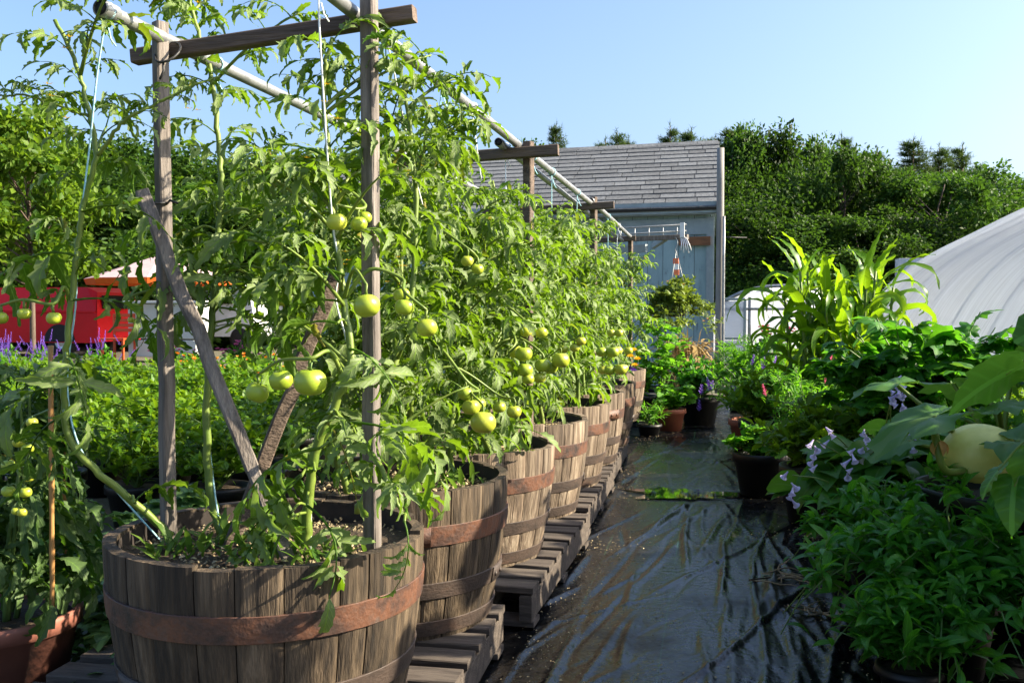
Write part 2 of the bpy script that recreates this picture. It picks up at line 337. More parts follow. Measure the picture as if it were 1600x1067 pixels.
def tomleaf(seed, lod=0):
    """compound tomato leaf: drooping stalk, three or four pairs of toothed leaflets and an end leaflet"""
    rg = np.random.default_rng(seed); npr = 3+(seed % 2); parts = []
    t = np.linspace(0, 1, 9); th = .45-(1.0+.5*rg.random())*t; L = 1/8
    P = np.stack([np.concatenate([[0], np.cumsum(np.cos(th[:-1]))])*L, .06*np.sin(t*3)*rg.normal(), np.concatenate([[0], np.cumsum(np.sin(th[:-1]))])*L], 1)
    parts.append(tubetpl(P, .016, .006))
    te = (4, 3, 2)[lod]
    def lf(): return leaflet(int(rg.integers(1e6)), .155+.06*rg.random(), te, .5+1.5*rg.random(), .2+.75*rg.random(), .06, .22+.2*rg.random())
    for k in range(npr):
        u = .3+.6*k/npr; p = np.array([np.interp(u, t, P[:, j]) for j in range(3)]); tilt = np.interp(u, t, th)
        s = (.33+.1*rg.random())*(.75+.5*math.sin(math.pi*(u-.1)))
        for sg in (-1, 1):
            R = rotm(sg*(1.05+.25*rg.normal()), tilt-.35+.35*rg.normal(), sg*(.3+.45*rg.normal()))[0]
            parts.append(xf(lf(), R, p+R[:, 0]*.03, s*(1+.15*rg.normal())))
        if lod < 2:
            p2 = np.array([np.interp(u+.08, t, P[:, j]) for j in range(3)])
            for sg in (-1, 1):
                R = rotm(sg*1.2, tilt-.2, 0)[0]; parts.append(xf(leaflet(int(rg.integers(1e6)), .3, 1, .4, .3, .03), R, p2, .12))
    R = rotm(.15*rg.normal(), th[-1]-.1, .3*rg.normal())[0]; parts.append(xf(lf(), R, P[-1], .44))
    return merge(parts)
TL = [[tomleaf(100+i, k) for i in range(n)] for k, n in ((0, 12), (1, 10), (2, 8))]
SIMPLE = [simpleleaf(i, .19+.03*(i % 3), 6, .3+.25*(i % 4), .15+.12*(i % 3), .8) for i in range(8)]
SIMPLE4 = [simpleleaf(i, .2+.04*(i % 2), 4, .3+.3*(i % 3), .2, .85) for i in range(5)]
NARROW = [simpleleaf(i, .1, 4, .3+.3*(i % 3), .2, .85) for i in range(5)]
PEP = [simpleleaf(40+i, .14+.02*(i % 3), 6, .3+.3*(i % 4), .15+.14*(i % 3), .8) for i in range(8)]
HOSTA = [simpleleaf(i, .3, 8, .5+.25*(i % 4), .3, .7, .06) for i in range(6)]
def fanleaf(seed, prof, cup=.15, droop=.3, wave=.05, notch=True, rings=4):
    """broad leaf: radii given round the outline, base notch at -x, blade drooping from the stalk end"""
    rg = np.random.default_rng(seed); n = len(prof); a0 = .35 if notch else 0
    ang = np.linspace(-math.pi+a0, math.pi-a0, n); V = [(0, 0, 0)]; UV = [(.5, .1)]
    ph = rg.random()*6
    for r in range(1, rings+1):
        f = r/rings
        for k in range(n):
            R = prof[k]*f*(1 if r < rings else 1+.05*rg.normal()); x = R*math.cos(ang[k]); y = R*math.sin(ang[k])
            z = cup*abs(y)*1-droop*(R*R)*(1.2 if x > 0 else .8)+wave*f*math.sin(ang[k]*5+ph)*prof[k]+.02*rg.normal()*f
            V.append((x, y, z)); UV.append((.5+.5*y, .5+.5*x))
    tri = np.array([(0, 1+k, 2+k) for k in range(n-1)]); q = []
    for r in range(rings-1):
        b = 1+r*n; q += [(b+k, b+n+k, b+n+k+1, b+k+1) for k in range(n-1)]
    return np.array(V, float), [tri, np.array(q)], np.array(UV)
def lobes(n, k, deep, teeth=.0): 
    a = np.linspace(-math.pi, math.pi, n)
    base = .45+.12*np.cos(a)+.0*a
    return base*(1-deep+deep*np.abs(np.cos(a*k/2)))*(1+teeth*np.where(np.arange(n) % 2, 1, -1))
SQUASH = [fanleaf(i, lobes(33, 5, .25, .05), .25, .5, .06) for i in range(5)]
GERAN = [fanleaf(i, lobes(23, 7, .15, .04), .3, .5, .08, rings=2) for i in range(4)]
LOVAGE = [fanleaf(i, lobes(27, 5, .5, .1), .2, .9, .05, False, 2) for i in range(5)]
VINE = [fanleaf(i, lobes(27, 5, .45, .06), .2, .6, .08, rings=2) for i in range(5)]
def heart(n):
    a = np.linspace(-math.pi, math.pi, n); return np.interp(np.abs(a), [0, .15, .5, 1.05, 1.6, 2.1, 2.7, 3.15], [1.05, .93, .72, .58, .5, .46, .42, .3])
BEAN = [fanleaf(i, heart(29), .22, .22, .025) for i in range(3)]
CARD = (np.array([(0, 0, 0), (.5, -.32, .06), (1, 0, -.1), (.5, .32, .06)], float), [np.array([[0, 1, 2], [0, 2, 3]])], np.array([(0.5, 0), (0, .5), (.5, 1), (1, .5)]))
BLADE = (np.array([(0, -.025, 0), (0, .025, 0), (.5, .02, .05), (.5, -.02, .05), (1, 0, -.12)], float), [np.array([[0, 1, 2, 3]]), np.array([[3, 2, 4]])], np.array([(.4, 0), (.6, 0), (.6, .5), (.4, .5), (.5, 1)]))
def scatter(mb, tpls, rng, T, size, phi, th, psi=0, mat=0):
    """every point of T gets one of the templates"""
    N = len(T); k = rng.integers(len(tpls), size=N); size = np.broadcast_to(size, (N,)); phi = np.broadcast_to(phi, (N,)); th = np.broadcast_to(th, (N,)); psi = np.broadcast_to(psi, (N,))
    for j, tp in enumerate(tpls):
        m = k == j
        if m.any(): inst(mb, tp, rotm(phi[m], th[m], psi[m]), np.asarray(T)[m], size[m], mat)
def shrub(rng, c, h, r, nstem, nleaf, tpls, ls, mat=0, start=.3, droop=.25, branch=2, stemr=.006, tilt=(.3, .45), smb=None, hook=None):
    """stems fan out of c, each with side branches; leaves along them.  returns (leaf MB, stem MB, tips)"""
    lm = MB(); sm = smb or MB(); tips = []; pts = []; phs = []; szs = []; c = np.asarray(c, float)
    for i in range(nstem):
        az = rng.random()*6.28; q = math.sqrt(rng.random()); rr = r*q; hh = h*(1-.35*q*q)*(.8+.3*rng.random())
        t = np.linspace(0, 1, 7)[:, None]
        P = c+np.array([math.cos(az), math.sin(az), 0])*rr*(t**1.2)+np.array([0, 0, 1])*(hh*t-droop*rr*t**3)+rng.normal(0, .015, (7, 3))*t
        tube(sm, P, np.linspace(stemr, stemr*.35, 7), 4, cap=False); lines = [(P, start)]
        for b in range(branch):
            k = int(rng.integers(2, 6)); d = rng.normal(0, 1, 3); d[2] = abs(d[2])*.6; d = nrm(d)*h*.3
            B = P[k]+np.linspace(0, 1, 5)[:, None]*d-np.array([0, 0, 1])*(np.linspace(0, 1, 5)[:, None]**2)*h*.05
            tube(sm, B, np.linspace(stemr*.5, stemr*.25, 5), 3, cap=False); lines.append((B, .1))
        for L, s0 in lines:
            m = max(2, int(nleaf/(nstem*(1+branch)))); u = s0+(1-s0)*rng.random(m)**.8; x = u*(len(L)-1); i0 = np.minimum(x.astype(int), len(L)-2); f = (x-i0)[:, None]
            pts.append(L[i0]*(1-f)+L[i0+1]*f); phs.append(np.where(rng.random(m) < .5, az, 0)+rng.random(m)*6.28); szs.append(ls*(.65+.6*rng.random(m)))
        tips.append(P[-1])
    T = np.concatenate(pts); N = len(T)
    scatter(lm, tpls, rng, T, np.concatenate(szs), np.concatenate(phs), rng.normal(tilt[0], tilt[1], N), rng.normal(0, .4, N), mat)
    return lm, sm, np.array(tips)
def potprof(r, h, base=.75, rim=.02, wall=.008):
    return [(r*base*.02, .001), (r*base, 0), (r*(base+(1-base)*.82), h-.2*h), (r*(base+(1-base)*.82)+rim*.7, h-.2*h), (r+rim*.35, h-.012), (r+rim*.3, h), (r-wall, h), (r-wall-.004, h-.05*h-.01), (r*.93-wall, h-.12*h)]
def pot(parent, c, r, h, m, soil=True, name='pot', rim=.02, base=.75):
    mb = MB(); lathe(mb, potprof(r, h, base, rim), 36, c); o = mb.build(name, m, parent)
    if soil:
        s = MB(); lathe(s, [(r*.93-.004, h*.88), (r*.5, h*.9), (.001, h*.905)], 24, c); s.build('soil', M['soil'], o)
    return o
exec_order = []

# ------------------------------------------------------------ setting: ground, path, puddle
gm = mat('yard ground', [(.3, (.045, .04, .028)), (.5, (.1, .088, .06)), (.7, (.06, .09, .03))], 1.2, rough=.95, bump=.5, bscale=25)
g = MB(); n = 60
xs = np.sign(np.linspace(-1, 1, n))*np.abs(np.linspace(-1, 1, n))**3*900
X, Y = np.meshgrid(xs, xs+0, indexing='ij'); Z = np.zeros_like(X)-.03
i, j = np.meshgrid(np.arange(n-1), np.arange(n-1), indexing='ij'); a = (i*n+j).ravel()
g.add(np.stack([X, Y, Z], 2).reshape(-1, 3), np.stack([a, a+n, a+n+1, a+1], 1))
tag(g.build('ground', gm), 'dark earthy ground of the nursery yard stretching to the trees', 'ground', kind='structure')
def fabricmat():
    m, t, n, l, p = newmat('black woven landscape fabric')
    tc = n.new('ShaderNodeTexCoord'); nz = n.new('ShaderNodeTexNoise'); nz.inputs['Scale'].default_value = 2.2; nz.inputs['Detail'].default_value = 8; nz.inputs['Roughness'].default_value = .7
    l.new(tc.outputs['Object'], nz.inputs[0]); r = ramp(n, [(.42, (.0025, .003, .004)), (.62, (.005, .006, .007)), (.8, (.016, .014, .011))]); l.new(nz.outputs[0], r.inputs[0])
    sx = n.new('ShaderNodeSeparateXYZ'); l.new(tc.outputs['Object'], sx.inputs[0]); out = None
    for op, v in (('MULTIPLY', 3.3), ('FRACT', 0), ('SUBTRACT', .5), ('ABSOLUTE', 0), ('LESS_THAN', .009)):
        q = n.new('ShaderNodeMath'); q.operation = op; q.inputs[1].default_value = v; l.new(out or sx.outputs[0], q.inputs[0]); out = q.outputs[0]
    sm = n.new('ShaderNodeMix'); sm.data_type = 'RGBA'; sm.inputs[7].default_value = (.012, .035, .022, 1); l.new(out, sm.inputs[0]); l.new(r.outputs[0], sm.inputs[6]); l.new(sm.outputs[2], p.inputs['Base Color'])
    r2 = ramp(n, [(.36, (.17, .17, .17)), (.55, (.3, .3, .3)), (.72, (.65, .65, .65))]); l.new(nz.outputs[0], r2.inputs[0]); l.new(r2.outputs[0], p.inputs['Roughness'])
    wx = n.new('ShaderNodeTexWave'); wx.inputs['Scale'].default_value = 120; l.new(tc.outputs['Object'], wx.inputs[0])
    wy = n.new('ShaderNodeTexWave'); wy.bands_direction = 'Y'; wy.inputs['Scale'].default_value = 120; l.new(tc.outputs['Object'], wy.inputs[0])
    ad = n.new('ShaderNodeMath'); l.new(wx.outputs[1], ad.inputs[0]); l.new(wy.outputs[1], ad.inputs[1])
    n3 = n.new('ShaderNodeTexNoise'); n3.inputs['Scale'].default_value = 38; n3.inputs['Detail'].default_value = 4; l.new(tc.outputs['Object'], n3.inputs[0])
    ad2 = n.new('ShaderNodeMath'); ad2.operation = 'MULTIPLY_ADD'; ad2.inputs[1].default_value = .015; l.new(ad.outputs[0], ad2.inputs[0]); mp = n.new('ShaderNodeMapping'); mp.inputs['Scale'].default_value = (7, 2.2, 1); mp.inputs['Rotation'].default_value = (0, 0, .2); l.new(tc.outputs['Object'], mp.inputs[0])
    n4 = n.new('ShaderNodeTexNoise'); n4.inputs['Scale'].default_value = 1.0; n4.inputs['Detail'].default_value = 3; n4.inputs['Distortion'].default_value = .3; l.new(mp.outputs[0], n4.inputs['Vector'])
    rd = n.new('ShaderNodeMath'); rd.operation = 'SUBTRACT'; rd.inputs[1].default_value = .5; l.new(n4.outputs[0], rd.inputs[0]); ab = n.new('ShaderNodeMath'); ab.operation = 'ABSOLUTE'; l.new(rd.outputs[0], ab.inputs[0])
    pw = n.new('ShaderNodeMath'); pw.operation = 'POWER'; pw.inputs[1].default_value = .6; l.new(ab.outputs[0], pw.inputs[0])
    s5 = n.new('ShaderNodeMath'); s5.operation = 'MULTIPLY_ADD'; s5.inputs[1].default_value = -.35; l.new(pw.outputs[0], s5.inputs[0]); l.new(n3.outputs[0], s5.inputs[2]); l.new(s5.outputs[0], ad2.inputs[2])
    b = n.new('ShaderNodeBump'); b.inputs['Strength'].default_value = 1; b.inputs['Distance'].default_value = .004; l.new(ad2.outputs[0], b.inputs['Height']); l.new(b.outputs[0], p.inputs['Normal'])
    p.inputs['Specular IOR Level'].default_value = .4; p.inputs['Coat Weight'].default_value = .06; p.inputs['Coat Roughness'].default_value = .2; l.new(b.outputs[0], p.inputs['Coat Normal'])
    return m
rg = np.random.default_rng(5)
nx, ny = 240, 560
xs = np.linspace(-.75, 1.6, nx); ys = np.concatenate([np.linspace(1.8, 5, 330), np.linspace(5.01, 12, ny-330)])
X, Y = np.meshgrid(xs, ys, indexing='ij'); Z = np.zeros_like(X)
for k in range(260):   # creases running mostly along the walkway, fanning out of pegged points
    x0 = rg.uniform(-.6, .9); y0 = rg.uniform(2., 8.5); an = rg.normal(0, .2)+.14*(1-y0*.15)-.1*x0; ln = rg.uniform(.12, .8); wd = rg.uniform(.008, .015); am = rg.uniform(.004, .014)*(1 if y0 < 5 else .6)*rg.choice([1, 1, -.6])
    dx = X-x0; dy = Y-y0; u = dx*math.sin(an)+dy*math.cos(an); v = dx*math.cos(an)-dy*math.sin(an)+.007*np.sin(u*6+k)
    Z += am*np.exp(-(v/wd)**2)*np.exp(-(u/ln)**4)
for k in range(16):
    x0 = rg.uniform(-.6, .6); y0 = rg.uniform(2, 9); Z += rg.uniform(-.003, .004)*np.exp(-((X-x0)/.25)**2-((Y-y0)/.5)**2)
Z *= 1-.9*np.exp(-((X+.15)/.5)**4-((Y-5.6)/.26)**4); Z -= .012*np.exp(-((X+.15)/.4)**2-((Y-5.6)/.22)**2)
i, j = np.meshgrid(np.arange(nx-1), np.arange(ny-1), indexing='ij'); a = (i*ny+j).ravel()
g = MB(); g.add(np.stack([X, Y, Z], 2).reshape(-1, 3), np.stack([a, a+ny, a+ny+1, a+1], 1))
tag(g.build('path', fabricmat()), 'walkway of wrinkled wet black landscape fabric between the plants', 'path', kind='structure')
wm, t, nn, l, p = newmat('puddle water'); p.inputs['Base Color'].default_value = (.01, .012, .012, 1); p.inputs['Roughness'].default_value = .03; p.inputs['Specular IOR Level'].default_value = .8
g = MB(); an = np.linspace(0, 2*math.pi, 60, endpoint=False); rr = 1+.25*np.sin(an*3+1)+.2*np.sin(an*5)+.16*np.sin(an*9+2)+.1*np.sin(an*17)
V = np.stack([-.16+.30*rr*np.cos(an), 5.6+.15*rr*np.sin(an), np.full(60, .0035)], 1); g.add(np.vstack([V, [[-.12, 5.6, .0035]]]), np.array([(k, (k+1) % 60, 60) for k in range(60)]))
tag(g.build('water', wm), 'thin puddle of rainwater lying across the black walkway', 'water', kind='structure')
# tan specks of spilt bark on the walkway
g = MB(); N = 2600; T = np.stack([rg.uniform(-.58, .6, N), rg.uniform(2.3, 8.5, N)**1.0, rg.uniform(.003, .012, N)], 1)
kk = rg.random(N) < .55; T[kk, 0] = np.clip(rg.normal(-.5, .07, kk.sum()), -.62, 1); k2 = rg.random(N) < .2; T[k2, 0] = rg.normal(.42, .07, k2.sum())
CH = (np.array([(0, 0, 0), (1, .2, .1), (.8, .7, .2), (.1, .6, .1), (.5, .4, .5)], float)-[.5, .4, 0], [np.array([(0, 1, 4), (1, 2, 4), (2, 3, 4), (3, 0, 4)])], np.zeros((5, 2)))
inst(g, CH, rotm(rg.random(N)*6.28, rg.normal(0, .2, N)), T, rg.uniform(.003, .009, N), smooth=False)
tag(g.build('bark_litter', M['grit']), 'scattered tan bark chips and grit on the black walkway', 'litter', kind='stuff')
def roots(px, py, n, seed, label, L=.16):
    r = np.random.default_rng(seed); c = ray(px, py); c = np.array([0, 0, H])-c*H/c[2]; mb = MB()
    for k in range(n):
        a = r.uniform(-1.2, .3)+(r.random() < .2)*2; p = c+np.append(r.normal(0, .05, 2)*(k > 0), .016); P = [c+[0, 0, .016], p] if k else [p]
        for q in range(6):
            a += r.normal(0, .55); p = p+np.array([math.cos(a), math.sin(a), 0])*L*r.uniform(.5, 1.1)/6; p[2] = .016+.012*r.random(); P.append(p)
        tube(mb, P, np.linspace(.004, .0018, len(P)), 5)
    o = mb.build('dried_root', mat('dry tan root', [(.3, (.2, .14, .08)), (.7, (.4, .31, .2))], 30, rough=.8), None, tuple(c)); tag(o, label, 'root', 'dried roots on the walkway')
roots(1225, 905, 9, 1, 'dried tan root strands lying out on the open black fabric', .26)
roots(1285, 965, 8, 2, 'short knot of dried tan roots close under the pepper leaves', .12)

# ------------------------------------------------------------ half barrels on pallets
def make_barrel(seed, top=.35, h=.42, stave='stave'):
    rg = np.random.default_rng(seed); r0 = thing('half_barrel', 'x', 'planter', (0, 0, 0), 'half barrel planters on the pallets')
    def R(z): u = z/h; return top*(.835+.165*(1-(1-u)**1.8))
    mb = MB(); inner = MB(); cuts = np.sort(np.linspace(0, 2*math.pi, 25)[:-1]+rg.uniform(-.07, .07, 24)); cuts = np.append(cuts, cuts[0]+2*math.pi)
    zs = np.linspace(0, h, 9)
    for k in range(24):
        a0, a1 = cuts[k]+.0035, cuts[k+1]-.0035; th = .026; dz = rg.normal(0, .003); dr = rg.normal(0, .0018); V = []
        for z in zs:
            zz = z+(dz if z == h else 0)
            for f, off in ((0, -.003), (.12, 0), (.5, .0015), (.88, 0), (1, -.003)):
                a = a0+(a1-a0)*f; rr = R(z)+off+dr; V.append((rr*math.cos(a), rr*math.sin(a), zz))
            for f in (1, .5, 0):
                a = a0+(a1-a0)*f; rr = R(z)-th; V.append((rr*math.cos(a), rr*math.sin(a), zz))
        q = [np.array([(i*8+j, i*8+(j+1) % 8, (i+1)*8+(j+1) % 8, (i+1)*8+j) for i in range(8) for j in range(8)])]
        q.append(np.array([(64, 65, 70, 71), (65, 66, 69, 70)]) ); q.append(np.array([(66, 67, 68, 69)])) 
        mb.add(V, q, 0, None, False)
    wall = mb.build('barrel_wall', M[stave], r0)
    lathe(inner, [(R(.02)-.024, .012), (R(h*.5)-.024, h*.5), (R(h)-.030, h-.006)], 48); lathe(inner, [(.001, .012), (R(.02)-.024, .012)], 48); inner.build('barrel_lining', M['barrelin'], r0)
    for z0, z1, m in ((h-.147, h-.092, 'rust'), (h-.298, h-.252, 'darkiron'), (.014, .056, 'darkiron')):
        hb = MB(); lathe(hb, [(R(z0)-.002, z0), (R(z0)+.0035, z0), (R(z0)+.0045, z0+.001)], 72, smooth=False); lathe(hb, [(R(z0)+.0045, z0+.001), (R((z0+z1)/2)+.005, (z0+z1)/2), (R(z1)+.0045, z1-.001)], 72); lathe(hb, [(R(z1)+.0045, z1-.001), (R(z1)+.0035, z1), (R(z1)-.002, z1)], 72, smooth=False)
        a = rg.uniform(0, 6.28)   # overlapped riveted joint
        lathe(hb, [(R(z0)+.003, z0+.001), (R(z0)+.008, z0+.001), (R(z1)+.008, z1-.001), (R(z1)+.003, z1-.001)], 8, a0=a, a1=a+.28)
        for da in (.06, .2):
            zc = (z0+z1)/2; rc = R(zc)+.008; ux = np.array([math.cos(a+da), math.sin(a+da), 0]); tube(hb, [ux*rc+[0, 0, zc], ux*(rc+.003)+[0, 0, zc], ux*(rc+.005)+[0, 0, zc]], [.008, .007, .003], 8)
        hb.build('hoop', M[m], r0)
    sm = MB(); nr, na = 12, 48; V = [(0, 0, h-.045)]; top_i = R(h)-.03
    for i in range(1, nr+1):
        for k in range(na):
            r = top_i*i/nr; a = 2*math.pi*k/na; V.append((r*math.cos(a), r*math.sin(a), h-.05+rg.normal(0, .004)+.012*math.sin(a*2+seed)*i/nr))
    q = [(1+i*na+k, 1+(i+1)*na+k, 1+(i+1)*na+(k+1) % na, 1+i*na+(k+1) % na) for i in range(nr-1) for k in range(na)]
    sm.add(V, [np.array([(0, 1+k, 1+(k+1) % na) for k in range(na)]), np.array(q)])
    N = 1500; rr = top_i*np.sqrt(rg.random(N)); aa = rg.random(N)*6.28
    inst(sm, CH, rotm(rg.random(N)*6.28, rg.normal(0, .4, N)), np.stack([rr*np.cos(aa), rr*np.sin(aa), h-.046+rg.normal(0, .005, N)], 1), rg.uniform(.005, .016, N), 1, False)
    sm.build('soil', [M['soil'], M['grit']], r0)
    return r0
PZ = .14
BY = [(-.985, 2.03), (-.95, 2.79), (-.925, 3.55), (-.905, 4.34), (-.885, 5.08), (-.87, 5.80), (-.86, 6.55), (-.9, 8.05)]
BL = ['nearest half barrel, dark oak with a rusty hoop, cut by the bottom of the photo',
      'second half barrel from the camera, brown oak with rusty hoop above two dark hoops',
      'third half barrel from the camera, bleached staves with rusty hoop and notched rim',
      'fourth half barrel along the row, pale bleached staves above black lower hoops',
      'fifth half barrel along the row, pale staves with a riveted hoop joint',
      'sixth half barrel along the row, narrow strip of pale staves in view',
      'dark half barrel with yellow marigolds and purple flowers at the row end',
      'last half barrel of tomatoes, hidden behind the marigold barrel']
b1 = make_barrel(1); b3 = make_barrel(4, stave='staveold')
for k, (x, y) in enumerate(BY):
    o = b1 if k == 0 else b3 if k == 2 else copy_tree(b1 if k in (1, 6) else b3)
    place(o, (x, y, PZ), [.3, 2.4, .4, 1.9, 3.7, 5.2, 1.1, 2.2][k], [1, 1, .985, 1.0, 1.01, 1, 1, 1][k], BL[k])
def make_pallet():
    r0 = thing('pallet', 'x', 'pallet', (0, 0, 0), 'wooden pallets under the barrels'); rg = np.random.default_rng(8)
    for y in np.arange(.05, 1.2, .137):
        mb = MB(); bar(mb, (-1.02, y, PZ-.012), (0, y, PZ-.012), .095, .022, ch=.003, seg=8, jit=.0012, rng=rg); mb.build('deck_board', M['pallet'], r0)
    for x in (-.025, -.51, -.995):
        mb = MB(); bar(mb, (x, 0, .068), (x, 1.19, .068), .042, .086, ch=.003, seg=8, jit=.001, rng=rg); mb.build('stringer', M['pallet'], r0)
    for y in (.06, .6, 1.13):
        mb = MB(); bar(mb, (-1.02, y, .0125), (0, y, .0125), .095, .02, ch=.003, seg=4); mb.build('base_board', M['pallet'], r0)
    return r0
p0 = make_pallet()
for k, (x, y, a, lb) in enumerate([(-.605, 1.72, .02, 'weathered grey pallet nearest the camera, under the first two barrels'), (-.575, 3.1, -.03, 'second pallet from the camera, grey boards under the third barrel'),
                                 (-.56, 4.42, .0, 'third pallet from the camera, under the pale fourth and fifth barrels'), (-.575, 5.68, .01, 'farthest pallet in view, under the dark barrel of marigolds')]):
    o = p0 if k == 0 else copy_tree(p0); place(o, (x, y, .004), a, 1, lb)

# ------------------------------------------------------------ trellis
fr = thing('trellis_frame', 'nearest trellis frame, grey posts with crossbeam and two crossed braces', 'trellis frame', (-1, 2.06, .5), 'timber trellis frames over the barrels')
mb = MB(); bar(mb, (-1.262, 2.07, .45), (-1.287, 2.10, 1.735), .03, .03, up=(.5, .86, 0), seg=12, jit=.0006); mb.build('post', M['post'], fr)
mb = MB(); bar(mb, (-.745, 2.045, .45), (-.757, 2.075, 1.92), .033, .03, up=(.2, .98, 0), seg=12, jit=.0006); mb.build('post', M['post'], fr)
mb = MB(); bar(mb, at(210, 90, 2.135), at(648, 22, 2.125), .036, .034, seg=8, jit=.001); mb.build('crossbeam', M['beam'], fr)
mb = MB(); bar(mb, at(222, 300, 2.04), at(395, 735, 1.985), .03, .03, up=(.6, -.8, 0), seg=8, jit=.0015); bar(mb, at(392, 728, 1.987), at(458, 888, 1.93), .027, .027, up=(.6, -.8, 0), seg=4, jit=.001); mb.build('brace', M['post'], fr)
mb = MB(); bar(mb, at(525, 430, 2.16), at(352, 875, 2.02), .032, .024, up=(.5, -.8, 0), seg=10, jit=.0015); mb.build('brace', M['beam'], fr)
mb = MB()
for px, py, Y in ((240, 318, 2.05),):
    c = at(px, py, Y+.02); tube(mb, [c+np.array([.031*math.cos(a), .031*math.sin(a), .003*math.sin(a)]) for a in np.linspace(0, 6.6, 16)], .0035, 5); tube(mb, [c+[.036, 0, 0], c+[.055, -.02, .004], c+[.075, -.02, -.003]], .003, 5)
c = at(262, 82, 2.09); tube(mb, [c+np.array([.03*math.cos(a), .026*math.sin(a), .0+.03*math.sin(a)]) for a in np.linspace(0, 6.6, 16)], .003, 5); tube(mb, [c+[.0, -.02, -.02], c+[.004, -.025, -.05], c+[-.003, -.03, -.07]], .003, 5)
mb.build('tie_wire', M['wire'], fr)
def frame(y, xr, label, ztop=1.73, beamr=.13, xl=-1.29):
    f = thing('trellis_frame', label, 'trellis frame', (-1, y, .5), 'timber trellis frames over the barrels')
    for x, zt in ((xr, ztop), (xl, ztop-.06)):
        mb = MB(); bar(mb, (x, y, .42), (x, y+.02, zt), .036, .036, up=(.3, .95, 0), seg=8, jit=.0012); mb.build('post', M['beam'], f)
    mb = MB(); bar(mb, (xl-.12, y-.03, 1.655), (xr+beamr, y-.03, 1.685), .04, .042, seg=6, jit=.001); mb.build('crossbeam', M['beam'], f)
frame(3.84, -.735, 'second trellis frame, dark timber post and crossbeam against the shed roof')
frame(5.92, -.725, 'third trellis frame, dark short post and beam in front of the shed eave', 1.74)
frame(8.73, -.735, 'farthest trellis frame, small dark post below the shed eave', 1.70, .05)
PIPES = []
def pipe(p, q, label, n=12, r=.0155):
    PIPES.append((np.array(p), np.array(q))); t = thing('pipe', label, 'pipe', tuple(p), 'galvanised pipes on the trellis'); p = np.array(p); q = np.array(q); L = q-p; u = nrm(L); mb = MB()
    tube(mb, [p+L*k/16 for k in range(17)], r, 16, cap=False); 
    tube(mb, [p+u*.0, p+u*.002, p+u*.05, p+u*.052], [r+.001, r+.004, r+.004, r+.001], 16, cap=False)
    tube(mb, [p+u*.3, p+u*.302, p+u*.33, p+u*.332], [r, r+.003, r+.003, r], 16, cap=False)
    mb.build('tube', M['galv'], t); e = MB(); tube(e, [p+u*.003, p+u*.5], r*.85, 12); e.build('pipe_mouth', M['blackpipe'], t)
pipe(at(156, 12, 1.865), (-1.235, 5.5, 1.69), 'galvanised left pipe with its open end at the top left of the photo')
pipe(at(490, -30, 1.88), (-.735, 6.2, 1.70), 'galvanised right pipe sloping from the top edge past the front post')
pipe(at(779, 222, 3.68), (-.80, 8.75, 1.665), 'second pipe run with a dark open end just left of the second frame', r=.014)
pipe((-.735, 5.9, 1.715), (-.735, 8.85, 1.70), 'thin far pipe ending at the last trellis frame before the shed')

def twine(px0, py0, Y0, pts, label, m='twine', r=.0022):
    r_ = ray(px0, py0); a_, b_ = PIPES[0 if px0 < 400 else 2 if 770 < px0 < 800 else 3 if px0 > 922 else 1]; d_ = b_-a_
    t_ = (a_[1]*r_[0]-a_[0]*r_[1])/(d_[0]*r_[1]-d_[1]*r_[0]); ax = a_+d_*t_; Y0 = ax[1]
    p0 = ax-[0, 0, .0175]; dY = Y0-pts[0][2]; P = [p0]+[at(q[0], q[1], q[2]+dY*max(0, 1-k_/3)) for k_, q in enumerate(pts)]; mb = MB()
    tube(mb, smoothline(P, 5), r, 5)
    tube(mb, [ax+np.array([.018*math.cos(a), .003*a/6, .018*math.sin(a)]) for a in np.linspace(0, 12.56, 30)], r*.9, 4)
    tube(mb, [p0+[.005, 0, -.02], p0+[.013, -.004, -.045], p0+[.022, 0, -.06]], r*.8, 4)
    o = mb.build('twine', M[m], None, tuple(p0)); tag(o, label, 'twine', 'twine lines tied to the pipes')
twine(166, 22, 1.93, [(160, 60, 1.93), (150, 130, 1.94), (140, 230, 1.95), (128, 330, 1.95), (120, 420, 1.96), (118, 480, 1.96), (105, 600, 1.97), (125, 700, 1.97), (180, 765, 2), (256, 850, 2.05)], 'blue twine knotted at the left pipe end and wound down the leftmost stem')
twine(338, 92, 2.4, [(340, 150, 2.36), (343, 300, 2.3), (330, 500, 2.25), (325, 640, 2.2), (332, 740, 2.15), (345, 830, 2.1)], 'blue twine hanging behind the crossbeam to the second stem')
twine(498, -5, 1.95, [(500, 60, 2.0), (512, 250, 2.02), (520, 350, 2.02), (530, 420, 2), (525, 470, 2), (545, 560, 1.98), (515, 640, 1.98), (490, 700, 1.96), (485, 860, 1.95)], 'white and blue twine winding down the stem left of the front post', 'wtwine')
twine(606, 62, 2.2, [(612, 95, 2.3), (625, 160, 2.45), (650, 280, 2.55), (660, 320, 2.6)], 'white twine slanting from the right pipe just behind the front post', 'wtwine')
twine(690, 130, 2.62, [(688, 170, 2.65), (692, 240, 2.7)], 'short blue twine on the right pipe above the second barrel')
twine(738, 172, 2.95, [(745, 230, 3), (752, 280, 3.05)], 'white twine left of the black pipe mouth', 'wtwine')
twine(790, 215, 3.55, [(790, 260, 3.55), (791, 330, 3.55)], 'white twine beside the second frame post, from the short pipe', 'wtwine')
twine(832, 255, 4.05, [(833, 290, 4.05), (834, 350, 4.05)], 'pale twine just right of the second frame post')
twine(862, 275, 4.5, [(862, 330, 4.5)], 'blue twine in front of the shingles between second and third frames')
twine(902, 312, 5.45, [(901, 345, 5.45)], 'short twine left of the third frame post')
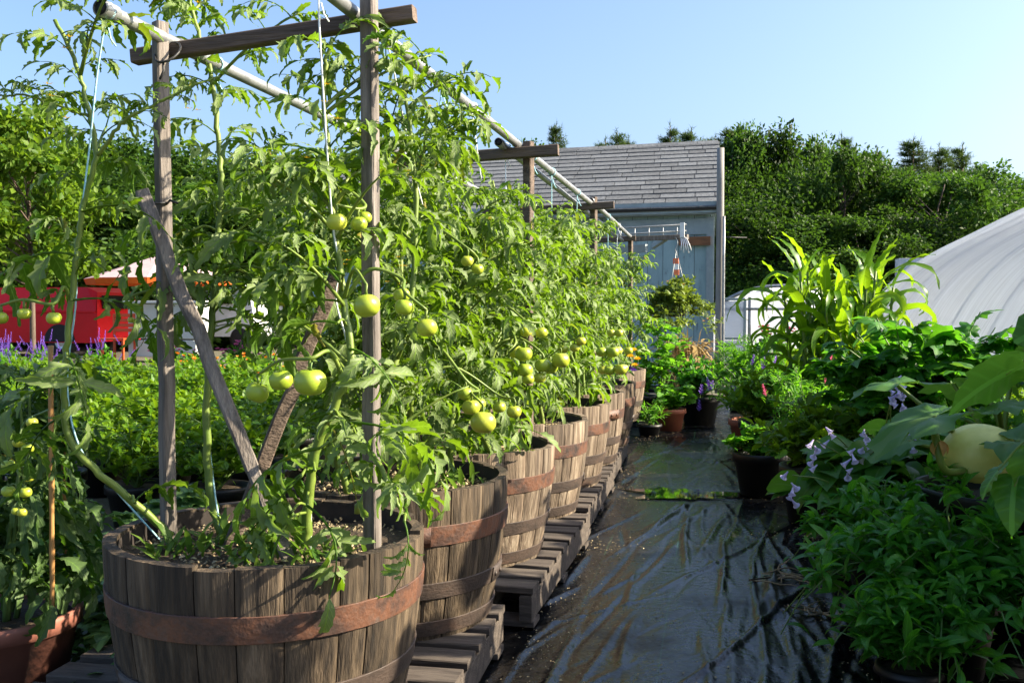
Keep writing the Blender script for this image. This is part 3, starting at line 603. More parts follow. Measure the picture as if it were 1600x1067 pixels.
twine(950, 350, 7.0, [(950, 385, 7.0), (949, 400, 7)], 'pale twine before the blue shed wall between the last frames')
twine(966, 362, 7.9, [(964, 385, 7.9), (966, 402, 7.9)], 'farthest twine, beside the last frame post', 'wtwine')

# ------------------------------------------------------------ tomato plants
def make_tomato():
    mb = MB(); n = 28; zs = np.linspace(-1, 1, 15); V = []
    for z in zs:
        a = math.asin(z); r = math.cos(a)**.86
        for k in range(n):
            th = 2*math.pi*k/n; rib = 1+.035*math.cos(th*5)*max(0, z+.3)
            dip = -.16*math.exp(-(r/.28)**2) if z > 0 else .03*math.exp(-(r/.2)**2); V.append((r*rib*math.cos(th), r*rib*math.sin(th), z*.86+dip))
    q = [(i*n+k, i*n+(k+1) % n, (i+1)*n+(k+1) % n, (i+1)*n+k) for i in range(14) for k in range(n)]
    mb.add(V, np.array(q)); t = mb.build('tomato', M['tomato'])
    c = MB()
    for k in range(5): inst(c, simpleleaf(k, .1, 5, .2, .2), rotm(k*1.257, .1+.1*(k % 2)), np.array([[0, 0, .74]]), [.55])
    tube(c, [(0, 0, .66), (.02, 0, .95), (.08, 0, 1.2)], [.08, .06, .07], 6); o = c.build('calyx', M['stem_dk']); o.parent = t
    return t
TOM = make_tomato(); TOM_USED = False
def tomato(parent, p, r, rz=0, tilt=0):
    global TOM_USED
    o = TOM if not TOM_USED else copy_tree(TOM); TOM_USED = True
    o.parent = parent; o.location = np.asarray(p)-ORG[parent.name]; o.scale = (r, r, r); o.rotation_euler = (tilt, tilt*.6, rz)
    return o
FRUITPX = []
def proj(p):
    p = np.asarray(p, float)-[0, 0, H]; c, s_ = math.cos(YAW), math.sin(YAW)
    x = c*p[:, 0]+s_*p[:, 1]; f = -s_*p[:, 0]+c*p[:, 1]; y = math.cos(PIT)*f-math.sin(PIT)*p[:, 2]; z = math.sin(PIT)*f+math.cos(PIT)*p[:, 2]
    return 800+F*x/y, 533.5-F*z/y
def leaves_along(mb, rng, P, lod, s0, s1, n, t0=.1, t1=1., up=(.35, .25), az0=0, spread=6.28):
    """compound leaves set spirally along a stem"""
    u = t0+(t1-t0)*(np.arange(n)+rng.random(n)*.6)/n; x = np.clip(u, 0, .999)*(len(P)-1); i = x.astype(int); f = (x-i)[:, None]
    T = P[i]*(1-f)+P[i+1]*f; phi = az0+np.arange(n)*2.4*spread/6.28+rng.normal(0, .5, n); sz = s0+(s1-s0)*u; sz = sz*(.75+.5*rng.random(n)); th = rng.normal(up[0], up[1], n); keep = np.ones(n, bool)
    for fx, fy, fr, fY in FRUITPX:      # picked over: no leaf hangs in front of the ripening fruit
        for q in (.35, .65, .95):
            M_ = T+np.stack([np.cos(phi), np.sin(phi), .15-.6*q+0*phi], 1)*(sz*q)[:, None]; x_, y_ = proj(M_); keep &= ~((np.hypot(x_-fx, y_-fy) < fr*1.35) & (M_[:, 1] < fY+.05))
    m = keep
    scatter(mb, TL[lod], rng, T[m], sz[m], phi[m], th[m], rng.normal(0, .35, n)[m])
def truss(sm, rng, a, pts, r=.004):
    """one stalk arches from the stem over the fruits, a short stalklet down to each"""
    a = np.asarray(a, float); P = np.asarray(pts, float); P = P[np.argsort(np.linalg.norm(P-a, axis=1))]
    tops = [p+[0, 0, .016+.006*rng.random()] for p in P]; L = np.linalg.norm(tops[0]-a); K = [a, a*.55+tops[0]*.45+[0, 0, .02+.18*L]]+tops
    if len(K) == 3 and L < .03: K = [a]+tops
    Q = smoothline(K, 6); tube(sm, Q, np.linspace(r*1.25, r*.7, len(Q)), 6)
    for p, t_ in zip(P, tops): tube(sm, [t_, (t_+p)/2+rng.normal(0, .002, 3), p-[0, 0, .004]], r*.75, 5)
def blossoms(parent, rng, P, n):
    for k in range(n):
        p = P[int(rng.integers(len(P)//2, len(P)))]+rng.normal(0, .03, 3); mb = MB()
        for q in range(3):
            c = p+rng.normal(0, .018, 3)
            inst(mb, simpleleaf(1, .17, 4, -.5, .1), rotm(np.arange(5)*1.257, -.3), np.tile(c, (5, 1)), np.full(5, .012))
        mb.build('blossom', M['yellowfl'], parent)
def extra_leaves(lm, rng, lst):
    for px, py, Y, phi, th, sz, k in lst: inst(lm, TL[0][k], rotm(phi, th, .4*rng.normal()), [at(px, py, Y)], [sz])
EXTRA = {}
def tomato_plant(label, stems, spec, fruit=(), seed=0, lod=0, fl=2, group='tomato plants in the barrels', dark=False, leaf='tomleaf', anchors=None):
    rng = np.random.default_rng(seed); base = np.asarray(stems[0][0], float)
    t = thing('tomato_plant', label, 'tomato plant', tuple(base), group); lm = MB(); sm = MB(); SP = []
    for S_, sp_ in zip(stems, spec):
        s0, s1, n, sh = sp_[:4]; t0 = sp_[4] if len(sp_) > 4 else .1; r0 = sp_[5] if len(sp_) > 5 else .0115
        P = smoothline(S_, 8); SP.append(P); m = len(P); tube(sm, P+rng.normal(0, .0015, P.shape), np.linspace(r0, min(.0045, r0*.5), m), 8)
        leaves_along(lm, rng, P, lod, s0, s1, n, t0=t0, az0=rng.random()*6)
        for k in range(sh):        # side shoots
            i = int(rng.integers(int(m*max(.25, t0)), int(m*.92))); az = rng.random()*6.28; L = rng.uniform(.15, .32); u = np.linspace(0, 1, 7)[:, None]
            B = P[i]+u*L*np.array([math.cos(az), math.sin(az), 0])*.8+np.array([0, 0, 1])*(L*.75*u-L*.25*u*u)
            tube(sm, B, np.linspace(.005, .002, 7), 5); leaves_along(lm, rng, B, lod, s0*.75, s0*.5, 5, .25, 1, az0=az)
    allP = np.concatenate(SP)
    for cl in fruit:
        pts = [np.asarray(p, float) for p, r in cl]; cen = np.mean(pts, 0); d = np.linalg.norm(allP-cen-[0, 0, .05], axis=1); a = allP[int(np.argmin(d))]
        truss(sm, rng, a, [p+[0, 0, r*.8] for p, (_, r) in zip(pts, cl)], .0042 if len(cl) < 6 else .003)
        for p, r in cl: tomato(t, p, r, rng.random()*6, rng.normal(0, .15))
    for e in EXTRA.get(seed, []):
        p = at(*e[:3]); i = int(np.argmin(np.linalg.norm(allP-p, axis=1))); tube(sm, smoothline([allP[i], (allP[i]+p)/2+[0, 0, .012], p], 5), .0032, 5)
    extra_leaves(lm, rng, EXTRA.get(seed, [])); sm.build('stem', M['stem'], t); lm.build('foliage', M[leaf], t)
    if fl: blossoms(t, rng, SP[0], fl)
    return t
def fr_(lst, Y): return [(at(x, y, Y+dy), r*Y/F) for x, y, r, dy in [(q+(0,))[:4] for q in lst]]
for q in [(402, 613, 38, 1.97), (439, 594, 38, 1.97), (485, 597, 60, 1.97), (573, 478, 42, 1.95), (632, 480, 30, 1.95), (667, 512, 32, 1.95), (526, 347, 32, 1.94), (561, 350, 26, 1.98), (755, 660, 40, 2.5), (730, 625, 26, 2.53), (730, 410, 20, 2.6),
          (795, 571, 24, 3.15), (818, 560, 26, 3.15), (850, 572, 24, 3.35), (876, 563, 24, 3.35), (950, 560, 22, 4.75), (38, 490, 25, 1.86), (84, 497, 25, 1.86), (30, 745, 50, 2.1), (180, 600, 40, 2.1), (170, 690, 50, 2.1), (300, 640, 40, 2.2), (340, 690, 40, 2.2), (430, 690, 30, 2.1)]: FRUITPX.append(q)
# the three stems of the nearest barrel
EXTRA[11] = [(105, 560, 1.88, -.6, -.5, .22, 1), (104, 600, 1.88, 3.6, -.6, .22, 3), (100, 650, 1.86, 2.9, -.8, .2, 5), (112, 470, 1.9, .3, -.3, .2, 2), (120, 400, 1.9, 3.3, -.2, .24, 7), (128, 330, 1.92, .2, -.1, .22, 8), (210, 785, 1.93, 1.2, .2, .16, 4)]
A = [at(268, 838, 2.02), at(205, 780, 1.97), at(150, 735, 1.93), at(108, 685, 1.92), at(100, 620, 1.92), at(106, 520, 1.92), at(118, 420, 1.94), at(130, 320, 1.95), at(150, 245, 1.95), at(140, 180, 1.95), at(122, 110, 1.95), at(85, 30, 1.95)]
A2 = [at(150, 245, 1.95), at(195, 190, 1.93), at(240, 165, 1.95), at(300, 135, 1.97), at(345, 120, 2.0)]
A3 = [at(138, 182, 1.95), at(90, 165, 1.93), at(40, 150, 1.9), at(-10, 150, 1.9)]
tomato_plant('tall leggy tomato stem leaning out left of the nearest barrel to the pipe end', [A, A2, A3], [(.2, .10, 22, 2, .25, .009), (.085, .05, 12, 0, .2, .0045), (.075, .05, 10, 0, .2, .004)],
    [fr_([(38, 490, 12), (84, 497, 13), (2, 497, 12)], 1.86)], seed=11, fl=2)
EXTRA[12] = [(300, 440, 2.2, -.4, -.1, .2, 1), (345, 420, 2.2, .3, -.2, .22, 3), (360, 470, 2.2, 3.4, -.3, .22, 5), (385, 450, 2.2, -.2, -.2, .22, 7), (420, 420, 2.2, .2, -.3, .22, 9), (395, 510, 2.2, .1, -.4, .2, 2), (300, 505, 2.2, 3.0, -.2, .18, 4), (440, 500, 2.2, 2.8, -.3, .2, 6), (335, 480, 2.2, .4, -.5, .2, 8), (420, 380, 2.2, 3.2, .1, .22, 10), (300, 360, 2.2, 2.9, 0, .22, 11), (400, 330, 2.2, 0, 0, .22, 1), (280, 400, 2.2, 3.2, -.2, .2, 0)]
B = [at(345, 835, 2.12), at(328, 760, 2.14), at(322, 640, 2.16), at(330, 520, 2.2), at(338, 400, 2.24), at(345, 300, 2.26), at(340, 200, 2.28), at(328, 110, 2.3), at(300, 20, 2.3), at(296, -15, 2.3)]
tomato_plant('slim tomato stem with small green fruits, behind the crossed braces', [B], [(.2, .10, 24, 9, .3)],
    [fr_([(440, 473, 7), (412, 467, 6), (402, 492, 6), (460, 495, 6)], 2.25), fr_([(212, 478, 7), (283, 468, 8), (205, 500, 6), (310, 488, 8)], 2.2)], seed=12, fl=2)
EXTRA[13] = [(527, 505, 1.9, 2.9, -.3, .2, 4), (538, 430, 1.92, 3.3, 0, .2, 7), (515, 645, 1.9, 3.0, -.7, .2, 8), (492, 735, 1.9, 2.6, -.7, .2, 9), (545, 545, 1.92, -.3, -.5, .2, 1), (512, 660, 1.9, -.8, -.8, .2, 5), (520, 250, 1.98, 3.2, .1, .2, 2), (455, 800, 1.86, -2.2, -.9, .22, 1), (440, 830, 1.8, -1.8, -1.2, .2, 4), (480, 790, 1.85, -.9, -.8, .22, 2), (500, 700, 1.85, 3.3, -.6, .24, 5), (540, 660, 1.85, .2, -.5, .24, 3), (632, 815, 1.8, -1.4, -1.3, .14, 8), (470, 745, 1.88, 3.6, -.8, .2, 2), (530, 440, 1.9, 2.6, .1, .24, 3)]
C_ = [at(478, 850, 1.95), at(482, 770, 1.95), at(497, 690, 1.95), at(520, 640, 1.95), at(548, 570, 1.96), at(540, 490, 1.98), at(528, 400, 2.0), at(517, 300, 2.02), at(510, 200, 2.03), at(506, 120, 2.03), at(520, 60, 2.03)]
C2 = [at(520, 640, 1.95), at(560, 690, 1.9), at(590, 720, 1.86), at(612, 770, 1.84), at(635, 810, 1.84)]
tomato_plant('tomato plant with the largest pale green tomatoes, left of the front post', [C_, C2], [(.21, .115, 26, 10, .3), (.15, .11, 5, 0, .2, .007)],
    [fr_([(402, 613, 20, .02), (439, 594, 20), (485, 597, 27, -.03)], 1.88), fr_([(573, 478, 22)], 1.86), fr_([(632, 480, 16), (667, 512, 17), (628, 461, 14, .05)], 1.95), fr_([(526, 347, 17), (561, 350, 14, .04), (570, 340, 12, .07)], 1.94)], seed=13, fl=3)
Q = [at(560, 800, 2.2), at(585, 740, 2.2), at(600, 640, 2.25), at(640, 480, 2.35), at(650, 330, 2.4), at(640, 200, 2.4), at(630, 130, 2.4)]
tomato_plant('tomato stem leaning from the back of the nearest barrel toward the right pipe', [Q], [(.21, .11, 24, 10, .25)], [], seed=14, fl=3)
NB = ['second', 'third', 'fourth', 'fifth', 'sixth', 'seventh', 'last']
FR = {1: [fr_([(755, 660, 21), (736, 636, 15, .03), (727, 615, 13, .04), (748, 630, 12, .08)], 2.5), fr_([(730, 408, 10), (746, 420, 10, .03)], 2.6), fr_([(803, 643, 12), (780, 636, 11, .05)], 2.75)],
      2: [fr_([(795, 571, 13), (818, 553, 14), (806, 550, 12, .06), (820, 578, 13), (825, 592, 10)], 3.15), fr_([(822, 518, 10), (846, 520, 10, .04)], 3.3), fr_([(848, 571, 13), (860, 574, 12, .03), (876, 563, 14), (843, 590, 10)], 3.35)],
      3: [fr_([(898, 543, 8), (908, 533, 8), (880, 545, 8)], 4.1)],
      4: [fr_([(940, 550, 9), (958, 550, 10), (952, 578, 9), (970, 577, 10), (942, 578, 8), (965, 548, 8, .05)], 4.75)],
      5: [fr_([(975, 575, 7), (982, 548, 7), (955, 520, 7), (967, 520, 7)], 5.5)], 6: [], 7: []}
DESC = {1: ['tomato plant heavy with a low cluster of pale tomatoes, second barrel, walkway side', 'tomato plant at the back of the second barrel, top near the blue twine'],
        2: ['tomato plant with the longest bunch of pale tomatoes, third barrel, walkway side', 'tomato plant at the back left of the third barrel'],
        3: ['tomato plant with a few small tomatoes, fourth barrel, walkway side', 'tomato plant at the back left of the fourth barrel'],
        4: ['tomato plant with six tomatoes bunched low, fifth barrel, walkway side', 'tomato plant at the back left of the fifth barrel'],
        5: ['tomato plant with small tomatoes below the third frame, sixth barrel, walkway side', 'tomato plant at the back left of the sixth barrel'],
        6: ['leafy tomato plant behind the marigolds of the dark barrel', None], 7: ['leafy tomato plant of the last barrel before the shed, walkway side', 'leafy tomato plant of the last barrel, left half']}
for k in range(1, 8):
    bx, by = BY[k]; rng = np.random.default_rng(40+k); lod = 0 if k < 2 else 1 if k < 4 else 2
    for s in range(2):
        if DESC[k][s] is None: continue
        stems = []; spec = []
        for e in range(2):
            x0 = bx+(.15 if s == 0 else -.15)+rng.normal(0, .03); y0 = by+(-.12 if e == 0 else .13)+rng.normal(0, .03)
            x1 = (-.82 if s == 0 else -1.15)+rng.normal(0, .04); zt = rng.uniform(1.27, 1.56)+(.12 if k == 1 else .05 if k == 2 else 0)
            P = [np.array([x0, y0, .5])]
            for u in (.2, .4, .6, .8, 1): P.append(np.array([x0+(x1-x0)*u+rng.normal(0, .03), y0+rng.normal(0, .04), .5+(zt-.5)*u]))
            stems.append(P); spec.append((.22, .11, 32, 14, .08))
        tomato_plant(DESC[k][s], stems, spec, FR[k] if s == 0 else [], seed=60+k*2+s, lod=lod, fl=3 if k < 4 else 1)
# hanging low leaves over the rims
rng = np.random.default_rng(9)
# weeds in the barrels
g = MB()
for k in range(6):
    bx, by = BY[k]; N = 110 if k else 150; a = rng.random(N)*6.28; r = .31*np.sqrt(rng.random(N)); cl = rng.integers(0, 7, N)
    cx = rng.uniform(-.24, .24, 7); cy = rng.uniform(-.24, .24, 7)
    T = np.stack([bx+cx[cl]*.9+rng.normal(0, .035, N), by+cy[cl]*.9+rng.normal(0, .035, N), np.full(N, .512)], 1); T = T[np.hypot(T[:, 0]-bx, T[:, 1]-by) < .3]; N = len(T)
    scatter(g, NARROW, rng, T, rng.uniform(.03, .1, N), rng.random(N)*6.28, rng.uniform(.3, 1.2, N))
tag(g.build('weeds', M['grass']), 'tufts of small green weeds growing in the barrel soil', 'weeds', kind='stuff')

# cherry tomato in the terracotta-coloured pot at the left
PC = np.array([-1.945, 2.33, 0.])
t = thing('potted_tomato', 'cherry tomato with strings of small fruit in a big terracotta-coloured pot', 'potted tomato', tuple(PC))
pt = pot(t, PC, .21, .222, M['terrad'], rim=.016, base=.8)
st = MB(); lf = MB(); rng = np.random.default_rng(21)
for k in range(8):
    a = rng.random()*6.28; P = smoothline([PC+[.05*math.cos(a), .05*math.sin(a), .2], PC+[.1*math.cos(a), .1*math.sin(a), .45], PC+[.14*math.cos(a)+.02, .12*math.sin(a), .68], PC+[.2*math.cos(a), .2*math.sin(a), .85]], 6)
    tube(st, P, np.linspace(.008, .003, len(P)), 6); leaves_along(lf, rng, P, 0, .24, .16, 13, .05)
clus = fr_([(13, 727, 12), (43, 701, 11), (45, 745, 10), (13, 767, 12), (40, 769, 11), (35, 800, 9), (25, 798, 8), (50, 660, 10), (30, 690, 12)], 1.98)
Pv = smoothline([at(75, 640, 2.12), at(34, 668, 2.0), at(30, 760, 1.98), at(30, 830, 2.0)], 6); tube(st, Pv, .0025, 5)
for p, r in clus: tomato(t, p, r, rng.random()*6, 0); i = int(np.argmin(np.linalg.norm(Pv-p-[0, 0, .02], axis=1))); tube(st, [Pv[i], (Pv[i]+p)/2+[0, 0, .012], p+[0, 0, r*.8]], .0018, 4)
st.build('stem', M['stem_dk'], t); lf.build('foliage', M['tomleaf_dk'], t)
for (x, y0, y1, Y, lb) in ((82, 540, 965, 2.22, 'orange bamboo cane standing in the terracotta-coloured pot'), (102, 690, 870, 2.5, 'shorter bamboo cane behind the terracotta-coloured pot')):
    mb = MB(); p, q = at(x, y1, Y), at(x-3, y0, Y); L = q-p
    tube(mb, [p+L*k/12 for k in range(13)], [.0062+.0012*(k % 3 == 0) for k in range(13)], 8); tag(mb.build('bamboo_cane', M['bamboo'], None, tuple(p)), lb, 'cane', 'bamboo canes')

# ------------------------------------------------------------ potted plants
def potted(name, label, cat, c, r, h, leafm, tpls, ls, nleaf, ph, pr, seed, potm='blackpot', nstem=12, group=None, flower=None, nfl=10, fsize=.02, start=.25, droop=.25, tilt=(.3, .45), stemr=.005, branch=2, fz=.03, spike=0):
    rng = np.random.default_rng(seed); c = np.asarray(c, float); t = thing(name, label, cat, tuple(c), group)
    pot(t, c, r, h, M[potm])
    lm, sm, tips = shrub(rng, c+[0, 0, h*.85], ph, pr, nstem, nleaf, tpls, ls, 0, start, droop, branch, stemr, tilt)
    lm.build('foliage', M[leafm], t); sm.build('stem', M['stem_dk'], t)
    if flower:
        k = rng.integers(len(tips), size=nfl); P = tips[k]+rng.normal(0, pr*.18, (nfl, 3))+[0, 0, fz]; me = None
        for p in P:
            if me is None:
                fm = MB()
                if spike:
                    N = 22; u = np.linspace(0, 1, N); inst(fm, simpleleaf(1, .3, 4, .3, .2), rotm(np.arange(N)*2.4, .4), np.stack([0*u, 0*u, u*spike], 1)+c, np.full(N, fsize)*(1.1-.6*u)); tube(fm, [c, c+[0, 0, spike]], .002, 4)
                else:
                    for ring in range(3): inst(fm, simpleleaf(1, .3, 4, -.4, .2), rotm(np.arange(7)*.9+ring*.4, .05+.45*ring), np.tile(c, (7, 1)), np.full(7, fsize*(1-.2*ring)))
                o = fm.build('flower', M[flower], t); me = o.data
            else: o = bpy.data.objects.new('flower', me); COL.objects.link(o); o.parent = t
            o.location = p-c; o.rotation_euler = (rng.normal(0, .3), rng.normal(0, .3), rng.random()*6.28)
    return t
# field of pepper plants in black pots, left
protos = [potted('potted_pepper', 'bushy bright green pepper plant in a black nursery pot, in the packed field', 'potted plant', (0, 0, 0), .16, .22, 'fieldleaf', SIMPLE4, .06, 1100, .42, .34, 300+k, nstem=26, group='potted peppers in the left field', start=.15, droop=.3) for k in range(4)]
rng = np.random.default_rng(31); cnt = 0
for row in range(8):
    for cc in range(11):
        x = -2.35-cc*.52-row*.12+rng.normal(0, .05); y = 4.3+row*.55+cc*.05+rng.normal(0, .06)
        pxx = math.degrees(math.atan2(x, y))
        if pxx < -40.2 or x > -1.75: continue
        o = protos[cnt] if cnt < 4 else copy_tree(protos[int(rng.integers(4))]); cnt += 1
        place(o, (x, y, -.026), rng.random()*6.28, rng.uniform(.9, 1.15))
# flower rows beyond the field
def flowerrow(name, label, fl, xs, ys, seed, n, leaf='bushleaf', spike=0, fs=.035, ph=.35, nfl=16, group=None):
    p = potted(name, label, 'flowering plant', (0, 0, 0), .14, .18, leaf, SIMPLE4, .08, 220, ph, .24, seed, nstem=12, group=group, flower=fl, nfl=nfl, fsize=fs, spike=spike)
    rng = np.random.default_rng(seed); 
    for k in range(n):
        o = p if k == 0 else copy_tree(p); x = xs[0]+(xs[1]-xs[0])*(k+.5)/n+rng.normal(0, .08); y = ys[0]+(ys[1]-ys[0])*rng.random()
        place(o, (x, y, -.026), rng.random()*6.28, rng.uniform(.9, 1.2))
flowerrow('potted_marigold', 'orange flowering marigold pot beyond the pepper field', 'orangefl', (-6.2, -3.2), (9.6, 10.8), 41, 9, group='marigolds beyond the field')
flowerrow('potted_salvia', 'purple spiked salvia pot in front of the red van', 'purplefl', (-9.6, -7.6), (10.2, 11.5), 42, 8, spike=.13, fs=.024, group='salvias before the van')
flowerrow('potted_petunia', 'pink flowering petunia pot by the white stall', 'pinkfl', (-8.4, -4.8), (13.5, 15), 43, 8, fs=.045, ph=.3, group='petunias by the stall')
# vines on the ground between the field and the barrels
vp = None; rng = np.random.default_rng(51)
for k, (x, y, s) in enumerate([(-2.0, 3.0, 1), (-1.75, 2.55, .8), (-2.4, 3.2, 1), (-1.6, 3.2, 1), (-1.7, 3.9, 1.1), (-2.2, 3.8, 1), (-2.6, 2.7, 1), (-1.55, 4.8, 1), (-1.55, 5.6, 1), (-1.45, 2.35, .7), (-1.6, 6.4, 1), (-2.0, 4.6, 1)]):
    if vp is None:
        vp = thing('vine_plant', 'pale lobed melon vine sprawling on the ground behind the barrels', 'vine', (0, 0, 0), 'melon vines sprawling behind the barrels')
        lm, sm, _ = shrub(rng, (0, 0, 0), .32, .42, 16, 150, VINE, .15, 0, .25, .2, 1, .005, (.2, .35)); lm.build('foliage', M['vine'], vp); sm.build('stem', M['stem'], vp); o = vp
    else: o = copy_tree(vp)
    place(o, (x, y, -.02), rng.random()*6.28, s)

# right-hand bank of plants
PK = dict(start=.06, droop=.78, branch=3)
potted('potted_pepper', 'glossy dark green pepper plant spilling over the walkway, nearest right', 'potted plant', (.66, 3.0, .002), .15, .24, 'pepleaf', PEP, .072, 2900, .37, .50, 71, nstem=52, **PK)
potted('potted_pepper', 'glossy pepper plant with dangling pods at the right edge, under the squash', 'potted plant', (1.02, 2.85, .002), .17, .26, 'pepleaf', PEP, .072, 1800, .25, .44, 72, nstem=38, **PK)
potted('potted_pepper', 'low pepper plant with stems trailing onto the fabric, front right corner', 'potted plant', (.52, 2.74, .002), .08, .1, 'pepleaf', PEP, .075, 800, .26, .26, 73, nstem=20, start=.08, droop=.6, branch=2)
potted('potted_pepper', 'mid green pepper plant between the hosta and the nearest pepper', 'potted plant', (.60, 3.45, .002), .15, .24, 'pepleaf', PEP, .07, 2300, .36, .44, 74, nstem=40, **PK)
def hosta(label, c, seed, bells):
    t = potted('potted_hosta', label, 'potted plant', c, .16, .26, 'hosta', HOSTA, .18, 170, .34, .28, seed, nstem=34, branch=0, start=.7, droop=.45, tilt=(.1, .35))
    sm = MB(); fm = MB()
    rng = np.random.default_rng(seed+5)
    for px, py, Y in bells:
        p = at(px, py, Y); b = np.array([c[0], c[1], .3])+np.append(rng.normal(0, .06, 2), 0); P = smoothline([b, b*.5+p*.5+[0, 0, .05], p], 6); tube(sm, P, np.linspace(.004, .002, len(P)), 5)
        for k in range(int(rng.integers(3, 6))):
            a = rng.random()*6.28; o = p-[0, 0, .022*k]+rng.normal(0, .006, 3); d = nrm([math.cos(a), math.sin(a), -.8-.5*rng.random()]); L = rng.uniform(.022, .038)
            fm = MB(); tube(fm, [o, o+d*L*.35, o+d*L*.7, o+d*L*.95, o+d*L], [.0025, .004, .007, .010, .014], 8, cap=False); fm.build('bell_flower', M['lilacfl'], t)
    sm.build('flower_stalk', M['stem'], t); return t
hosta('broad leaved hosta with pale lilac bell flowers above the peppers', (.57, 3.85, .002), 75, [(1275, 688, 3.7), (1292, 668, 3.75), (1352, 672, 3.7), (1378, 668, 3.8), (1238, 742, 3.6), (1330, 700, 3.6), (1428, 660, 3.7)])
hosta('second hosta with lilac bells, tucked behind under the lovage', (.78, 4.2, .002), 76, [(1405, 590, 4.0), (1412, 610, 4.0), (1392, 612, 4.0), (1398, 600, 4.05)])
potted('potted_lovage', 'tall dark green lovage with cut leaves between hosta and corn', 'potted plant', (1.02, 5.15, .002), .2, .34, 'lovleaf', LOVAGE, .15, 1400, .84, .56, 77, nstem=36, start=.2, droop=.2, branch=3, stemr=.007)
potted('potted_geranium', 'small leafy geranium in the large black pot on the walkway edge', 'potted plant', (.27, 5.68, .002), .155, .24, 'bushleaf', GERAN, .075, 420, .2, .22, 78, nstem=24, start=.2, droop=.4, branch=2)
BUSH = [((.5, 5.0), .42, .34, 'fine leafed green bush behind the first hosta'), ((.55, 6.1), .5, .36, 'fine leafed bush with pale tips behind the black geranium pot'), ((.75, 6.7), .55, .4, 'bushy green herb in front of the corn'),
        ((.35, 7.0), .4, .32, 'rounded green bush just behind the terracotta salvia pot'), ((.62, 7.9), .55, .42, 'tall loose green bush left of the corn'), ((.4, 8.7), .6, .4, 'yellow-green bush before the small polytunnel'),
        ((.75, 9.4), .62, .45, 'green bush below the polytunnel door'), ((.3, 10.2), .6, .4, 'far green bush beside the shed corner post'), ((1.25, 6.3), .6, .4, 'green bush between the corn and the lovage'), ((1.5, 5.6), .55, .4, 'green bush behind the lovage, near the white hoop house'), ((1.4, 7.8), .55, .42, 'green bush right of the corn stalks'), ((1.1, 4.5), .42, .36, 'dark green bush behind the squash leaves')]
for k, ((x, y), h, r, lb) in enumerate(BUSH):
    potted('potted_bush', lb, 'potted plant', (x, y, .002), .17, .28, 'bushleaf' if k % 3 else 'fieldleaf', [SIMPLE4, NARROW, SIMPLE4][k % 3], .07 if k % 3 == 1 else .075, 1500, h, r, 80+k, nstem=34, start=.08, droop=.45, branch=3, group='leafy pots along the right of the walkway', flower='pinkfl' if k in (1, 8) else None, nfl=3, fsize=.022, spike=.07 if k in (1, 8) else 0)
potted('potted_salvia', 'purple flowered salvia in a terracotta pot beside the walkway', 'potted plant', (.27, 7.55, .002), .15, .22, 'bushleaf', NARROW, .07, 800, .5, .34, 95, 'terra', nstem=22, start=.2, droop=.3, branch=3, flower='purplefl', nfl=26, fsize=.03, spike=.08, fz=.0)
# corn
rng = np.random.default_rng(61); ct = thing('potted_corn', 'clump of backlit corn stalks with arching blades in a black tub', 'corn', (.86, 7.05, .002))
pot(ct, (.86, 7.05, .002), .3, .34, M['blackpot'])
cs = MB(); cl = MB()
for k in range(18):
    a = k*2.4; q = .30*math.sqrt((k+.5)/18); b = np.array([.86+q*math.cos(a), 7.05+q*math.sin(a), .3]); hh = rng.uniform(.7, 1.05)*(1.05-.3*q); tp = b+[.08*math.cos(a), .08*math.sin(a), hh]
    tube(cs, [b+(tp-b)*u for u in np.linspace(0, 1, 7)], np.linspace(.016, .008, 7), 8)
    for j in range(13):
        u = .12+.88*j/12; p0 = b+(tp-b)*u; az = a+j*math.pi+rng.normal(0, .45); L = rng.uniform(.4, .6)*(1 if j < 11 else .62); n = 13; th = 1.3-.2*rng.random(); P = [p0]; ths = [th]
        bend = rng.uniform(2.6, 4.2) if j < 11 else rng.uniform(.3, 1.5)
        for i in range(n-1): th -= bend*(.3+1.4*i/n)/(n-1)*1.1; ths.append(th); P.append(P[-1]+L/(n-1)*np.array([math.cos(az)*math.cos(th), math.sin(az)*math.cos(th), math.sin(th)]))
        P = np.array(P); t = np.linspace(0, 1, n); wd = .036*np.minimum(1, .55+t*2.5)*(1-t**2.2)+.001; sd_ = np.array([-math.sin(az), math.cos(az), 0]); V = []; UV = []; tw = rng.normal(0, .8)
        for i in range(n):
            up = np.array([-math.cos(az)*math.sin(ths[i]), -math.sin(az)*math.sin(ths[i]), math.cos(ths[i])])
            w_ = math.cos(tw*t[i])*sd_+math.sin(tw*t[i])*up
            for s in (-1, 0, 1): V.append(P[i]+s*wd[i]*w_+abs(s)*up*wd[i]*.35+up*.006*math.sin(i*2.2+s)*abs(s)); UV.append((.5+.5*s, t[i]))
        a_ = np.arange(n-1)*3; cl.add(V, np.concatenate([np.stack([a_, a_+3, a_+4, a_+1], 1), np.stack([a_+1, a_+4, a_+5, a_+2], 1)])[:, ::-1], 0, UV)
cs.build('stalk', M['stem'], ct); cl.build('blades', M['cornleaf'], ct)
